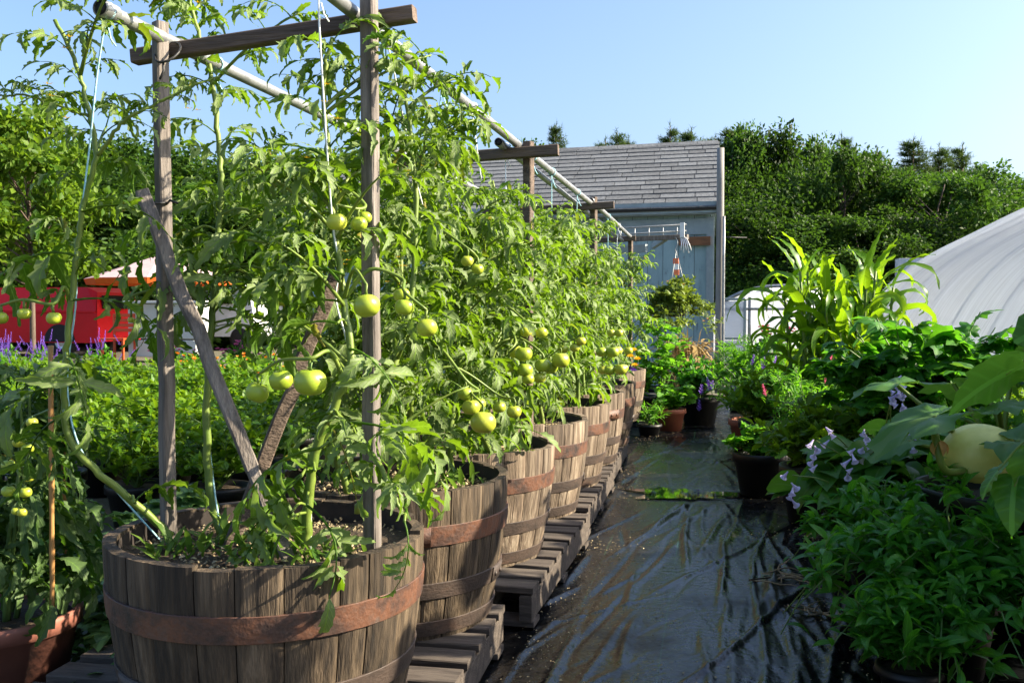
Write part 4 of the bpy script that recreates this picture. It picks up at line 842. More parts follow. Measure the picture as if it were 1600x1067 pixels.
# squash on a black tub
sq = thing('squash_plant', 'squash plant with wide ruffled leaves growing in a tall black tub', 'squash plant', (.98, 3.5, .002)); pot(sq, (.98, 3.5, .002), .3, .46, M['blackpot'], base=.85)
sm = MB(); lm = MB(); rng = np.random.default_rng(62)
for (px, py, Y, s, ph) in [(1460, 652, 3.02, .36, 3.3), (1490, 600, 3.5, .32, 1.0), (1400, 600, 3.7, .28, 2.8), (1560, 640, 3.3, .3, -.3), (1530, 580, 3.8, .3, .5), (1420, 690, 3.35, .24, 3.4), (1590, 690, 3.0, .3, -.8), (1585, 560, 3.7, .3, 0), (1500, 650, 3.7, .3, 2)]:
    p = at(px, py, Y); b = np.array([.98, 3.5, .42])+rng.normal(0, .05, 3); tube(sm, smoothline([b, b*.6+p*.4+[0, 0, .07], p], 6), np.linspace(.011, .007, 13), 7)
    inst(lm, SQUASH[int(rng.integers(5))], rotm(ph, .15*rng.normal()-.1, .2*rng.normal()), [p], [s])
p0 = at(1425, 735, 3.0); v = at(1478, 735, 3.0); tube(sm, smoothline([at(1460, 654, 3.03), at(1463, 690, 3.0), v, at(1520, 738, 3.1), np.array([.98, 3.5, .42])], 6), .011, 8)
lm.build('foliage', M['squash'], sq); sm.build('stem', M['stem'], sq)
mb = MB(); c = at(1530, 708, 3.12); n = 30; V = []
for i in range(16):
    a = math.pi*i/15; r = math.sin(a)**.9; 
    for k in range(n): th = 2*math.pi*k/n; rb = 1+.025*math.cos(th*10)*math.sin(a); V.append((math.cos(a)*1.12, r*rb*math.cos(th)*.93, r*rb*math.sin(th)*.9))
V = np.array(V)@rotm(.2, .1)[0].T*.098+c
mb.add(V, np.array([(i*n+k, (i+1)*n+k, (i+1)*n+(k+1) % n, i*n+(k+1) % n) for i in range(15) for k in range(n)]))
mb.build('squash', mat('pale yellow squash skin', [(.3, (.5, .5, .13)), (.7, (.64, .62, .2))], 12, rough=.5, bump=.1, bscale=80), sq)
mb = MB(); c = at(1468, 688, 3.0); inst(mb, simpleleaf(3, .25, 6, .9, .6), rotm(np.arange(5)*1.25, -.9), np.tile(c, (5, 1)), np.full(5, .05)); mb.build('withered_flower', mat('withered orange flower', [(.3, (.4, .2, .06)), (.7, (.6, .36, .12))], 20, trans=.3), sq)
# pole bean leaves at the right edge
bn = thing('bean_plant', 'climbing bean with large heart shaped leaves at the right edge', 'bean plant', (.95, 2.35, .002)); sm = MB(); lm = MB(); rng = np.random.default_rng(63)
pot(bn, (.95, 2.35, .002), .15, .28, M['blackpot'])
stem = smoothline([(.95, 2.35, .25), (.9, 2.3, .5), at(1640, 700, 2.15), at(1625, 600, 2.1), at(1610, 540, 2.1)], 8); tube(sm, stem, np.linspace(.006, .003, len(stem)), 6)
for (px, py, Y, s, ph, th) in [(1572, 585, 2.05, .15, 2.9, -.5), (1600, 550, 2.1, .15, 1.2, -.3), (1560, 735, 2.1, .08, 3.6, -.7), (1650, 640, 2.0, .17, 3.3, -1.0), (1585, 760, 2.1, .1, 4.2, -1.1), (1610, 720, 2.1, .12, 4, -1.2)]:
    p = at(px, py, Y); i = int(np.argmin(np.linalg.norm(stem-p, axis=1))); tube(sm, smoothline([stem[i], (stem[i]+p)/2+[0, 0, .02], p], 5), .0022, 5)
    inst(lm, BEAN[int(rng.integers(3))], rotm(ph, th, .3*rng.normal()), [p], [s*.85])
sm.build('stem', M['stem'], bn); lm.build('foliage', M['bean'], bn)

g = None; rng = np.random.default_rng(64)  # unseen bean row, added out of view to shade the walkway and right bank
for k, (x, y) in enumerate([(1.5, 1.5), (1.55, 2.2), (1.6, 2.9), (1.65, 3.6), (1.75, 4.3)]):
    if g is None:
        g = thing('bean_plant', 'tall pole bean in the unseen row added right of view to shade the walkway', 'bean plant', (0, 0, 0), 'unseen pole beans added for shade on the right')
        lm, sm, _ = shrub(rng, (0, 0, .2), 1.5, .42, 22, 420, BEAN, .16, 0, .02, .2, 2, .006, (-.4, .4)); pot(g, (0, 0, 0), .18, .26, M['blackpot']); lm.build('foliage', M['bean'], g); sm.build('stem', M['stem'], g); o = g
    else: o = copy_tree(g)
    place(o, (x, y, .002), rng.random()*6.28, rng.uniform(.95, 1.08))
# end of the walkway
potted('potted_geranium', 'round leafed geranium in the terracotta pot at the end of the walkway', 'potted plant', (-.37, 8.5, .002), .135, .19, 'bushleaf', GERAN, .1, 260, .28, .27, 101, 'terra', nstem=18, start=.25, branch=2)
potted('potted_bush', 'dark leafy bush in a black pot right of the terracotta geranium', 'potted plant', (-.12, 9.0, .002), .18, .26, 'lovleaf', SIMPLE4, .08, 620, .42, .34, 102, nstem=22, start=.12, branch=3)
potted('potted_tomato', 'young climbing plant on a cane before the blue shed', 'potted plant', (-.47, 9.3, .002), .16, .24, 'bushleaf', GERAN, .085, 330, .75, .26, 103, nstem=14, start=.1, branch=3)
potted('potted_bush', 'green bushy pot against the shed, left of the terracotta geranium', 'potted plant', (-.68, 9.2, .002), .16, .24, 'bushleaf', SIMPLE4, .08, 420, .45, .3, 104, nstem=18, start=.1, branch=3)
potted('potted_bush', 'low grassy pot at the foot of the dark barrel', 'potted plant', (-.52, 8.1, .002), .1, .1, 'bushleaf', NARROW, .09, 160, .2, .16, 105, nstem=14, start=.2, branch=1)
mg = thing('marigold_plant', 'yellow marigolds and purple pansies in the dark barrel', 'flowering plant', (BY[6][0], BY[6][1], .5))
rng = np.random.default_rng(77); lm, sm, tips = shrub(rng, (BY[6][0]+.1, BY[6][1], .5), .26, .3, 14, 240, NARROW, .06, 0, .2, .3); lm.build('foliage', M['bushleaf'], mg); sm.build('stem', M['stem_dk'], mg)
for m, pts in (('yellowfl', [(990, 548), (985, 558), (996, 562), (992, 572), (980, 550)]), ('purplefl', [(984, 577), (990, 580), (978, 578)])):
    for q in pts:
        c = at(*q, 6.4); f = MB()
        for ring in range(4): inst(f, simpleleaf(1, .32, 4, -.4, .2), rotm(np.arange(8)*.785+ring*.4, -.1+.45*ring), np.tile(c, (8, 1)), np.full(8, .036*(1-.18*ring)))
        f.build('flower', M[m], mg)

# ------------------------------------------------------------ shed
A0 = np.array([-.03, 12.6, 0]); ud = np.array([-.995, .10, 0]); vd = np.array([-.012, 1, 0]); LW = 5.7; EH = 2.42; DP = 2.15; RH = 3.52
M['paint'] = mat('weathered pale blue paint', [(.28, (.12, .15, .155)), (.4, (.24, .345, .355)), (.7, (.30, .415, .425))], 7, (3, 3, .7), .7, .2, 60, rand=.06)
M['trim'] = mat('pale blue-grey trim paint', [(.3, (.22, .27, .28)), (.7, (.31, .37, .38))], 7, rough=.7, bump=.1)
M['shingle'] = mat('grey roof shingle', [(.3, (.06, .066, .072)), (.7, (.145, .156, .165))], 25, rough=.9, bump=.4, bscale=120, rand=.24)
M['darkgap'] = mat('dark underlay', [(.3, (.02, .02, .022)), (.7, (.04, .04, .04))], 10)
sh = thing('shed', 'pale blue board shed with grey shingled roof', 'shed', tuple(A0))
def W(u, v, z): return A0+ud*u+vd*v+np.array([0, 0, z])
def quadbox(mb, u0, u1, v0, v1, z0, z1, mat=0):
    c = [W(u, v, z) for z in (z0, z1) for u, v in ((u0, v0), (u1, v0), (u1, v1), (u0, v1))]
    mb.add(c, np.array([(0, 3, 2, 1), (4, 5, 6, 7), (0, 1, 5, 4), (1, 2, 6, 5), (2, 3, 7, 6), (3, 0, 4, 7)])[:, ::-1], mat, None, False)
mb = MB(); quadbox(mb, .01, LW-.01, .02, 2*DP-.02, 0, EH-.02, 1); x = .02
rng = np.random.default_rng(90)
while x < LW-.05: quadbox(mb, x+.003, min(x+.2, LW)-.003, -.0+rng.uniform(0, .003), .022, .06, EH); x += .2
v = .03
while v < 2*DP-.1:
    quadbox(mb, -.0, .012, v+.006, v+.194, .06, EH+(RH-EH)*(1-abs(v+.1-DP)/DP)-.06); v += .2
V = [W(.01, 0.03, EH-.05), W(.01, 2*DP-.03, EH-.05), W(.01, DP, RH-.06)]; V2 = [W(LW-.01, 0.03, EH-.05), W(LW-.01, 2*DP-.03, EH-.05), W(LW-.01, DP, RH-.06)]
mb.add(V, np.array([(0, 1, 2)]), 0, None, False); mb.add(V2, np.array([(0, 2, 1)]), 0, None, False)
mb.build('wall', [M['paint'], M['darkgap']], sh)
mb = MB(); quadbox(mb, -.06, LW+.06, -.17, -.145, EH-.16, EH-.02); quadbox(mb, -.02, LW, -.026, -.002, EH-.42, EH-.22); quadbox(mb, -.05, LW+.05, -.145, -.0, EH-.175, EH-.16); quadbox(mb, -.025, .07, -.03, -.004, .02, EH-.2); quadbox(mb, -.03, -.004, -.004, .09, .02, EH-.2)
mb.build('trim', M['trim'], sh)
rf = MB(); th = math.atan2(RH-EH, DP); vs = -.2; SL = (DP-vs)/math.cos(th); zr = lambda v: EH+(v)*math.tan(th)
def roofpt(u, s, off): v = vs+s*math.cos(th); return W(u, v-math.sin(th)*off, zr(v)+math.cos(th)*off)
under = [roofpt(-.1, 0, 0), roofpt(LW+.1, 0, 0), roofpt(LW+.1, SL, 0), roofpt(-.1, SL, 0)]; u2 = [roofpt(-.1, 0, -.03), roofpt(LW+.1, 0, -.03), roofpt(LW+.1, SL, -.03), roofpt(-.1, SL, -.03)]
rf.add(under+u2, np.array([(0, 1, 2, 3), (7, 6, 5, 4), (0, 4, 5, 1), (1, 5, 6, 2), (2, 6, 7, 3), (3, 7, 4, 0)]), 1, None, False)
s = 0; row = 0; EXP = SL/15
while s < SL-.02:
    u = -.115-(row*.37 % .6)
    while u < LW+.1:
        wd = rng.uniform(.22, .6); a, b = max(u, -.12), min(u+wd-.011, LW+.12)
        if b-a > .03:
            e = min(s+EXP*1.15, SL+.01); o1 = .016+rng.uniform(0, .004); c = [roofpt(a, s, .004), roofpt(b, s, .004), roofpt(b, e, .002), roofpt(a, e, .002), roofpt(a, s, o1), roofpt(b, s, o1), roofpt(b, e, .004), roofpt(a, e, .004)]
            rf.add(c, np.array([(4, 5, 6, 7), (0, 1, 5, 4), (1, 2, 6, 5), (3, 0, 4, 7)]), 0, None, False)
        u += wd
    s += EXP; row += 1
c = [W(u, DP+(DP-vs)*f, RH+.0-(RH-zr(vs))*f-d) for d in (0, .03) for u, f in ((-.1, 0), (LW+.1, 0), (LW+.1, 1), (-.1, 1))]
rf.add(c, np.array([(3, 2, 1, 0), (4, 5, 6, 7), (0, 1, 5, 4), (1, 2, 6, 5), (2, 3, 7, 6), (3, 0, 4, 7)]), 0, None, False)
for u in np.arange(-.1, LW, .3):
    rf.add([W(u, DP-.13, RH-.045), W(u+.295, DP-.13, RH-.045), W(u+.295, DP, RH+.024), W(u, DP, RH+.024), W(u+.295, DP+.13, RH-.045), W(u, DP+.13, RH-.045)], np.array([(0, 1, 2, 3), (3, 2, 4, 5)]), 0, None, False)
rf.build('roof', [M['shingle'], M['darkgap']], sh)
mb = MB(); quadbox(mb, .02, .42, -.06, -.028, 1.86, 1.97); mb.build('ledger_board', mat('orange-brown board', [(.3, (.12, .05, .02)), (.7, (.26, .11, .04))], 8, (1, 1, 4)), sh)
pl = thing('pole', 'weathered pale service pole standing at the right corner of the shed', 'pole', (.09, 12.4, 0)); mb = MB(); tube(mb, [(.07, 12.4, z) for z in np.linspace(0, 3.05, 8)], np.linspace(.055, .045, 8), 14)
mb.build('shaft', mat('grey weathered pole', [(.3, (.17, .165, .15)), (.7, (.3, .285, .26))], 8, (3, 3, .3), .8, .3), pl); mb = MB(); tube(mb, [(.115, 12.33, z) for z in np.linspace(0, 2.2, 5)], .018, 10); mb.build('conduit', M['galv'], pl)
mb = MB(); tube(mb, [(.09, 12.4, 1.95), (.4, 12.6, 1.95)], .007, 6); mb.build('bracket', M['wire'], pl)
# hanging rail, basket and its card
rl = thing('hanging_rail', 'weathered rail with wire rack standing out in front of the shed wall', 'rail', (-.9, 11, 1.85)); mb = MB()
bar(mb, at(800, 382, 11.2), at(1075, 370, 10.6), .06, .05, seg=4); mb.build('beam', M['post'], rl)
mb = MB(); bar(mb, at(1040, 372, 10.7), at(1020, 385, 11.6), .05, .06, seg=2); bar(mb, at(935, 392, 11.3), at(1010, 388, 11), .05, .09, seg=2); mb.build('bracket', M['trim'], rl)
mb = MB()
for dy in (0, 10): tube(mb, [at(850, 358+dy+5, 11), at(1072, 351+dy, 10.5)], .009, 6)
for x in np.arange(860, 1070, 22): tube(mb, [at(x, 361-(x-860)*.03, 10.8), at(x, 378-(x-860)*.03, 10.8)], .006, 6)
mb.build('rack', M['galv'], rl)
wp = MB(); rng = np.random.default_rng(4); bar(wp, at(1066, 348, 10.5), at(1066, 371, 10.5), .05, .03, up=(0, 1, 0), seg=2)
for k in range(5): tube(wp, [at(1064+k*2, 371, 10.5), at(1065+k*3, 382, 10.48), at(1064+k*4, 391+k % 2*4, 10.46)], .006, 5)
tag(wp.build('plastic_strip', mat('white plastic strip', [(.3, (.6, .6, .58)), (.7, (.75, .75, .72))], 20, rough=.5), None, tuple(at(1066, 360, 10.5))), 'white frayed plastic strip clipped on the end of the rail', 'strip')
hb = thing('hanging_basket', 'round hanging basket of trailing greenery before the blue shed', 'hanging basket', tuple(at(1055, 375, 10.5))); c = at(1055, 478, 10.5)
mb = MB(); lathe(mb, [(.02, -.12), (.1, -.11), (.15, 0), (.155, .005), (.145, .005), (.1, -.02)], 24, c); mb.build('basket', M['blackpot'], hb)
mb = MB(); tp = at(1057, 374, 10.5)
for k in range(3): a = k*2.09; tube(mb, [tp-[0, 0, .12], c+[.15*math.cos(a), .15*math.sin(a), 0]], .0022, 5)
tube(mb, [tp+[.012*math.sin(z*40), 0, -z] for z in np.linspace(-.02, .13, 20)], .004, 5); mb.build('chain', M['galv'], hb)
rng = np.random.default_rng(44); lm, sm, tips = shrub(rng, c+[0, 0, -.02], .40, .58, 84, 5600, SIMPLE4, .064, 0, .15, 1.25, 3, .004, (.1, .5)); lm.build('foliage', leafmat('basket leaf', (.08, .14, .015), (.17, .23, .03), (.28, .38, .03), .4, .5, vein=0), hb); sm.build('stem', M['stem_dk'], hb)
P = tips[rng.integers(len(tips), size=26)]+rng.normal(0, .03, (26, 3)); P[:14, 2] -= .1
bfm = mat('orange basket flowers', [(.3, (.6, .2, .05)), (.7, (.75, .42, .15))], 30, trans=.3)
for q in P: fm = MB(); inst(fm, simpleleaf(1, .3, 4, -.3, .2), rotm(np.arange(5)*1.25, .3), np.tile(q, (5, 1)), np.full(5, .026)); fm.build('flower', bfm, hb)
mb = MB(); c2 = at(1056, 408, 10.48); bar(mb, c2+[0, 0, .03], c2+[0, 0, -.03], .06, .008, up=(0, 1, 0), seg=1, mat=0); bar(mb, c2+[.004, 0, -.032], c2+[.004, 0, -.09], .055, .007, up=(0, 1, 0), seg=1, mat=1); bar(mb, c2+[.008, 0, -.092], c2+[.008, 0, -.15], .055, .008, up=(0, 1, 0), seg=1, mat=0)
mb.build('tag_card', [mat('orange card', [(.3, (.65, .13, .05)), (.7, (.75, .22, .09))], 20), mat('white card', [(.3, (.7, .68, .65)), (.7, (.8, .78, .75))], 20)], hb)
# dried straw plant below the basket
dp = thing('potted_dried_plant', 'straw coloured dried plant drooping below the hanging basket', 'potted plant', (-.32, 11.0, .002)); pot(dp, (-.32, 11, .002), .18, .3, M['blackpot']); rng = np.random.default_rng(46)
mb = MB(); N = 700; a = rng.random(N)*6.28; r = .22*np.sqrt(rng.random(N)); T = np.stack([-.32+r*np.cos(a), 11+r*np.sin(a), .3+rng.random(N)*.38], 1)
scatter(mb, [BLADE, NARROW[1]], rng, T, rng.uniform(.1, .3, N), a+rng.normal(0, .5, N), rng.normal(-.5, .7, N)); mb.build('foliage', M['straw'], dp)

# ------------------------------------------------------------ greenhouses
def filmmat(name, c, trans=.35):
    m, t, n, l, p = newmat(name)
    tc = n.new('ShaderNodeTexCoord'); mp = n.new('ShaderNodeMapping'); mp.inputs['Scale'].default_value = (.3, 4, .3); l.new(tc.outputs['Object'], mp.inputs[0])
    nz = n.new('ShaderNodeTexNoise'); nz.inputs['Scale'].default_value = 3; nz.inputs['Detail'].default_value = 6; l.new(mp.outputs[0], nz.inputs[0])
    r = ramp(n, [(.3, tuple(x*.8 for x in c)), (.7, c)]); l.new(nz.outputs[0], r.inputs[0]); l.new(r.outputs[0], p.inputs['Base Color']); p.inputs['Roughness'].default_value = .35
    b = n.new('ShaderNodeBump'); b.inputs['Strength'].default_value = .12; b.inputs['Distance'].default_value = .05; l.new(nz.outputs[0], b.inputs['Height']); l.new(b.outputs[0], p.inputs['Normal'])
    tr = n.new('ShaderNodeBsdfTranslucent'); l.new(r.outputs[0], tr.inputs[0]); mx = n.new('ShaderNodeMixShader'); mx.inputs[0].default_value = trans
    l.new(p.outputs[0], mx.inputs[1]); l.new(tr.outputs[0], mx.inputs[2]); l.new(mx.outputs[0], n['Material Output'].inputs[0]); return m
M['film'] = filmmat('white greenhouse film', (.9, .94, .985), .8)
gh = thing('hoop_house', 'large white plastic covered hoop house at the right', 'greenhouse', (8, 16, 0))
prof = smoothline([(3.25, 0), (3.38, .55), (3.72, 1.25), (4.25, 1.86), (5.0, 2.37), (5.75, 2.76), (6.9, 3.35), (8.1, 3.85), (9.6, 4.15), (11.1, 3.85), (12.5, 3.2), (14.2, 2.3), (15.5, 1.2), (15.9, 0)], 5)
ribs = np.arange(9.2, 24.3, 2.14); NY = 110; ys = np.linspace(ribs[0], ribs[-1], NY); nrmp = np.gradient(prof, axis=0); nrmp = np.stack([-nrmp[:, 1], nrmp[:, 0]], 1); nrmp /= np.linalg.norm(nrmp, axis=1)[:, None]
ph_ = ((ys-ribs[0]) % 2.14)/2.14; sag = -.085*(1-np.abs(2*ph_-1)**4)
V = np.stack([np.stack([prof[:, 0]+nrmp[:, 0]*sg*np.clip(prof[:, 1], 0, 1), np.full(len(prof), y), prof[:, 1]+nrmp[:, 1]*sg*np.clip(prof[:, 1], 0, 1)], 1) for y, sg in zip(ys, sag)]).reshape(-1, 3)
m_ = len(prof); i, j = np.meshgrid(np.arange(NY-1), np.arange(m_-1), indexing='ij'); a = (i*m_+j).ravel(); mb = MB(); mb.add(V, np.stack([a, a+1, a+m_+1, a+m_], 1))
mb.build('film_cover', M['film'], gh)
for y in (ribs[0]+.004, ribs[-1]-.004):
    mb = MB(); V = np.stack([prof[:, 0], np.full(m_, y), prof[:, 1]], 1); mb.add(np.vstack([V, [[9.5, y, 0]]]), np.array([(k, k+1, m_) for k in range(m_-1)]), 0, None, False); mb.build('end_wall', M['film'], gh)
for y in ribs:
    mb = MB(); tube(mb, np.stack([prof[:, 0], np.full(m_, y), prof[:, 1]], 1)+np.stack([-nrmp[:, 0]*.09, 0*prof[:, 0], -nrmp[:, 1]*.09], 1), .028, 8); mb.build('rib', M['galv'], gh)
mb = MB(); seg = prof[24:32]; tube(mb, np.stack([seg[:, 0], 15.9+.1*np.arange(len(seg)), seg[:, 1]], 1)+np.stack([nrmp[24:32, 0]*.02, 0*seg[:, 0], nrmp[24:32, 1]*.02], 1)*np.sign(nrmp[26, 1]), .03, 6); mb.build('repair_tape', M['galv'], gh)
mb = MB(); c = at(1420, 412, 24.3); box(mb, c+[.1, .2, -.1], (.65, .5, .45)); mb.build('vent_box', mat('grey vent box', [(.3, (.35, .38, .4)), (.7, (.5, .53, .55))], 6), gh)
sg = thing('polytunnel', 'small old polytunnel with open framed door behind the corn', 'greenhouse', tuple(at(1190, 540, 19.5)*[1, 1, 0]))
c0 = at(1222, 540, 19.5); cx = c0[0]; Y0 = 19.5; half = 1.4; pf = np.array([(half*math.cos(a)*(1.0), .55+.95*math.sin(a)**.8) for a in np.linspace(math.pi*.999, .001, 17)]); pf = np.vstack([[-half, 0], pf, [half, 0]])
mb = MB(); k = len(pf); V = np.concatenate([np.stack([cx+pf[:, 0], np.full(k, y), pf[:, 1]], 1) for y in (Y0, Y0+5)]); mb.add(V, np.array([(i, i+1, k+i+1, k+i) for i in range(k-1)])); mb.build('film_cover', M['film'], sg)
mb = MB(); V = np.stack([cx+pf[:, 0], np.full(k, Y0+4.99), pf[:, 1]], 1); mb.add(np.vstack([V, [[cx, Y0+4.99, 0]]]), np.array([(i, i+1, k) for i in range(k-1)]), 0, None, False); mb.build('end_wall', M['film'], sg)
mb = MB(); tube(mb, np.stack([cx+pf[:, 0], np.full(k, Y0), pf[:, 1]], 1), .035, 8); tube(mb, np.stack([cx+pf[:, 0], np.full(k, Y0+2.5), pf[:, 1]-.03], 1), .03, 8) if 0 else None
for x in (-.62, .45, 1.1): tube(mb, [(cx+x, Y0, 0), (cx+x, Y0, 1.28)], .03, 8)
tube(mb, [(cx-1.3, Y0-.02, 1.05), (cx+1.3, Y0-.02, 1.05)], .025, 8); mb.build('end_frame', M['galv'], sg)
mb = MB(); dx = cx-.98
for p, q in (((dx-.27, 0), (dx-.27, 1.22)), ((dx+.27, 0), (dx+.27, 1.22)), ((dx-.27, 1.22), (dx+.27, 1.22)), ((dx-.27, .45), (dx+.27, .45))): bar(mb, (p[0], Y0-.06, p[1]+.02), (q[0], Y0-.06, q[1]+.02), .05, .04, up=(0, 1, 0), seg=1)
d = mb.build('door', M['trim'], sg); mb = MB(); box(mb, (dx, Y0-.06, .85), (.5, .012, .7)); box(mb, (dx, Y0-.06, .23), (.5, .012, .4)); mb.build('door_panel', M['film'], d)
mb = MB(); box(mb, (cx+.35, Y0+.7, .42), (1.5, .5, .05)); 
for x in (-.3, 1.0): box(mb, (cx+x, Y0+.7, .2), (.06, .4, .4))
mb.build('bench', M['post'], sg)
fp = None
for kx, col in enumerate(('redfl', 'pinkfl', 'redfl', 'orangefl')):
    potted('potted_flower', ['red flowers in a pot at the left end of the polytunnel bench', 'pink flowers in a pot on the polytunnel bench, second from its left end', 'red flowers in a pot on the polytunnel bench, third along', 'orange flowers in a pot at the right end of the polytunnel bench'][kx], 'flowering plant', (cx-.25+kx*.35, Y0+.65, .446), .09, .12, 'bushleaf', SIMPLE4, .06, 60, .12, .15, 130+kx, 'terra', nstem=8, group='flower pots on the polytunnel bench', flower=col, nfl=14, fsize=.05)

# ------------------------------------------------------------ van, stall and umbrella at the far left
M['red'] = mat('red van paint', [(.3, (.52, .004, .008)), (.7, (.6, .006, .012))], 3, rough=.4, bump=0, spec=.25); M['glass'] = mat('dark glass', [(.3, (.01, .012, .015)), (.7, (.02, .022, .026))], 3, rough=.08, bump=0, spec=.7); M['tyre'] = mat('tyre rubber', [(.3, (.012, .012, .012)), (.7, (.025, .025, .025))], 12, rough=.85); M['chrome'] = mat('wheel metal', [(.3, (.4, .4, .4)), (.7, (.55, .55, .55))], 6, rough=.3, metal=.9)
vx1 = at(152, 450, 19)[0]; vx0 = vx1-4.6; vn = thing('van', 'red panel van parked beyond the pepper field', 'van', ((vx0+vx1)/2, 19.8, -.03))
prof = [(0, .32), (.02, 1.0), (.1, 1.42), (.35, 1.53), (3.0, 1.53), (3.35, 1.5), (3.95, 1.05), (4.45, .93), (4.58, .75), (4.6, .35)]
mb = MB(); pv = np.array([(vx1-x, z) for x, z in prof]); sec = [(-.0, .1), (.05, .0), (.8, -.0), (1.55, 0), (1.6, .1)]; rows = []
base = 19.0; zc = .9
for yo, ins in ((0.0, .0), (.02, 0), (1.6, 0), (1.62, 0)):
    rows.append(np.stack([pv[:, 0], np.where(pv[:, 1] > 1.05, base+yo+(.14 if yo < .5 else -.14), base+yo), pv[:, 1]-.0], 1))
k = len(pv); V = np.concatenate(rows); q = [(r*k+i, r*k+i+1, (r+1)*k+i+1, (r+1)*k+i) for r in range(3) for i in range(k-1)]+[(r*k+k-1, r*k, (r+1)*k, (r+1)*k+k-1) for r in range(3)]
mb.add(V, np.array(q)[:, ::-1], 0, None, False)
# side skins: lower panel, shoulder crease, upper panel
for Yb, sg_ in ((19.0, -1), (20.62, 1)):
    low = np.array([(vx1-x, z) for x, z in ((0, .3), (.02, .98), (4.0, .98), (4.45, .9), (4.6, .7), (4.6, .3))]); up = np.array([(vx1-x, z) for x, z in ((.02, 1.0), (.1, 1.42), (.35, 1.53), (3.0, 1.53), (3.35, 1.5), (3.95, 1.02))])
    mb.add(np.stack([low[:, 0], np.full(6, Yb+.006*sg_), low[:, 1]], 1), np.array([[0, 1, 2, 3, 4, 5]]) if sg_ > 0 else np.array([[5, 4, 3, 2, 1, 0]]), 0, None, False)
    mb.add(np.stack([up[:, 0], np.where(up[:, 1] > 1.1, Yb-.135*sg_, Yb+.03*sg_), up[:, 1]], 1), np.array([[0, 1, 2, 3, 4, 5]]) if sg_ > 0 else np.array([[5, 4, 3, 2, 1, 0]]), 0, None, False)
    bar(mb, (vx1-.05, Yb+.012*sg_, .985), (vx1-4.0, Yb+.012*sg_, .985), .04, .05, ch=.012, seg=2)
mb.build('body', M['red'], vn)
mb = MB()
for xx in (.55, 1.4, 2.25): bar(mb, (vx1-xx, 19.05, 1.05), (vx1-xx, 19.13, 1.42), .02, .02, up=(0, 1, 0), seg=1)
mb.build('panel_rib', M['red'], vn)
mb = MB(); V = [(vx1-3.0, 19.03, 1.08), (vx1-3.75, 19.02, 1.08), (vx1-3.35, 19.1, 1.4), (vx1-3.0, 19.1, 1.4)]; mb.add(V, np.array([[0, 1, 2, 3]])[:, ::-1], 0, None, False); mb.build('window', M['glass'], vn); mb = MB(); box(mb, (vx1-.02, 19.8, 1.2), (.03, 1.2, .3)); mb.build('rear_window', M['glass'], vn)
for xx in (.95, 3.75):
    for yy in (19.1, 20.5):
        cxx = np.array([vx1-xx, yy, .3]); 
        mb = MB(); lathe(mb, [(.14, -.08), (.27, -.1), (.32, -.07), (.33, 0), (.32, .07), (.27, .1), (.14, .08)], 28); Vv = mb.v[0]; mb.v[0] = np.stack([Vv[:, 0], Vv[:, 2], Vv[:, 1]], 1)+cxx; w_ = mb.build('wheel', M['tyre'], vn)
        mb = MB(); lathe(mb, [(.001, -.06), (.06, -.065), (.15, -.04), (.17, -.08)], 24); Vv = mb.v[0]; mb.v[0] = np.stack([Vv[:, 0], Vv[:, 2], Vv[:, 1]], 1)+cxx; mb.build('rim', M['chrome'], w_)
    mb = MB(); lathe(mb, [(.0, 0), (.39, 0)], 26, a0=0, a1=math.pi); Vv = mb.v[0]; mb.v[0] = np.stack([Vv[:, 0], Vv[:, 2]+18.985, Vv[:, 1]], 1)+[vx1-xx, 0, .32]; mb.build('wheel_arch', M['tyre'], vn)
um = thing('patio_umbrella', 'faded pink patio umbrella with orange valance by the van', 'umbrella', tuple(at(250, 400, 20)*[1, 1, 0])); c = at(250, 398, 20); e = at(150, 437, 20); R_ = np.linalg.norm((c-e)[:2]); dz = c[2]-e[2]
cxy = c.copy(); mb = MB(); V = [c]; n8 = 8
for k in range(n8):
    a = 2*math.pi*k/n8+.39; V.append(c+[R_*math.cos(a), R_*math.sin(a), -dz])
mb.add(V, np.array([(0, 1+k, 1+(k+1) % n8) for k in range(n8)]), 0, None, False); mb.build('canopy', mat('faded pink canvas', [(.3, (.5, .36, .37)), (.7, (.6, .46, .46))], 6, rough=.9, trans=.3), um)
mb = MB(); Vv = np.array(V[1:])-[0, 0, .006]; lo = Vv-[0, 0, .13]+(c-Vv)*[.03, .03, 0]; mb.add(np.vstack([Vv, lo]), np.array([(k, (k+1) % n8, n8+(k+1) % n8, n8+k) for k in range(n8)]), 0, None, False); mb.build('valance', mat('orange canvas', [(.3, (.5, .09, .01)), (.7, (.6, .14, .015))], 6, rough=.9, trans=.25), um)
mb = MB(); tube(mb, [c*[1, 1, 0], c], .025, 8); mb.build('pole', M['galv'], um)
M['white'] = mat('white painted panel', [(.3, (.6, .62, .62)), (.7, (.76, .77, .76))], 4, rough=.5)
tr = thing('camper', 'white camper van seen between the tomato leaves', 'camper van', tuple(at(360, 500, 23)*[1, 1, 0])); c = at(335, 470, 23)
mb = MB(); pr = np.array([(-1.7, .35), (-1.75, 1.0), (-1.6, 1.6), (-1.2, 1.75), (1.2, 1.75), (1.6, 1.5), (1.75, .95), (1.75, .35)]); pr = pr*[.62, .95]; k = len(pr); V = np.concatenate([np.stack([c[0]+pr[:, 0], np.full(k, y), pr[:, 1]], 1) for y in (23, 24.8)])
mb.add(V, [np.array([(i, (i+1) % k, k+(i+1) % k, k+i) for i in range(k)]), np.array([list(range(k))[::-1]]), np.array([[k+i for i in range(k)]])], 0, None, False); mb.build('body', M['white'], tr)
for xx in (-.45, .3): mb = MB(); box(mb, (c[0]+xx, 22.99, 1.3), (.4, .02, .25)); mb.build('window', M['glass'], tr)
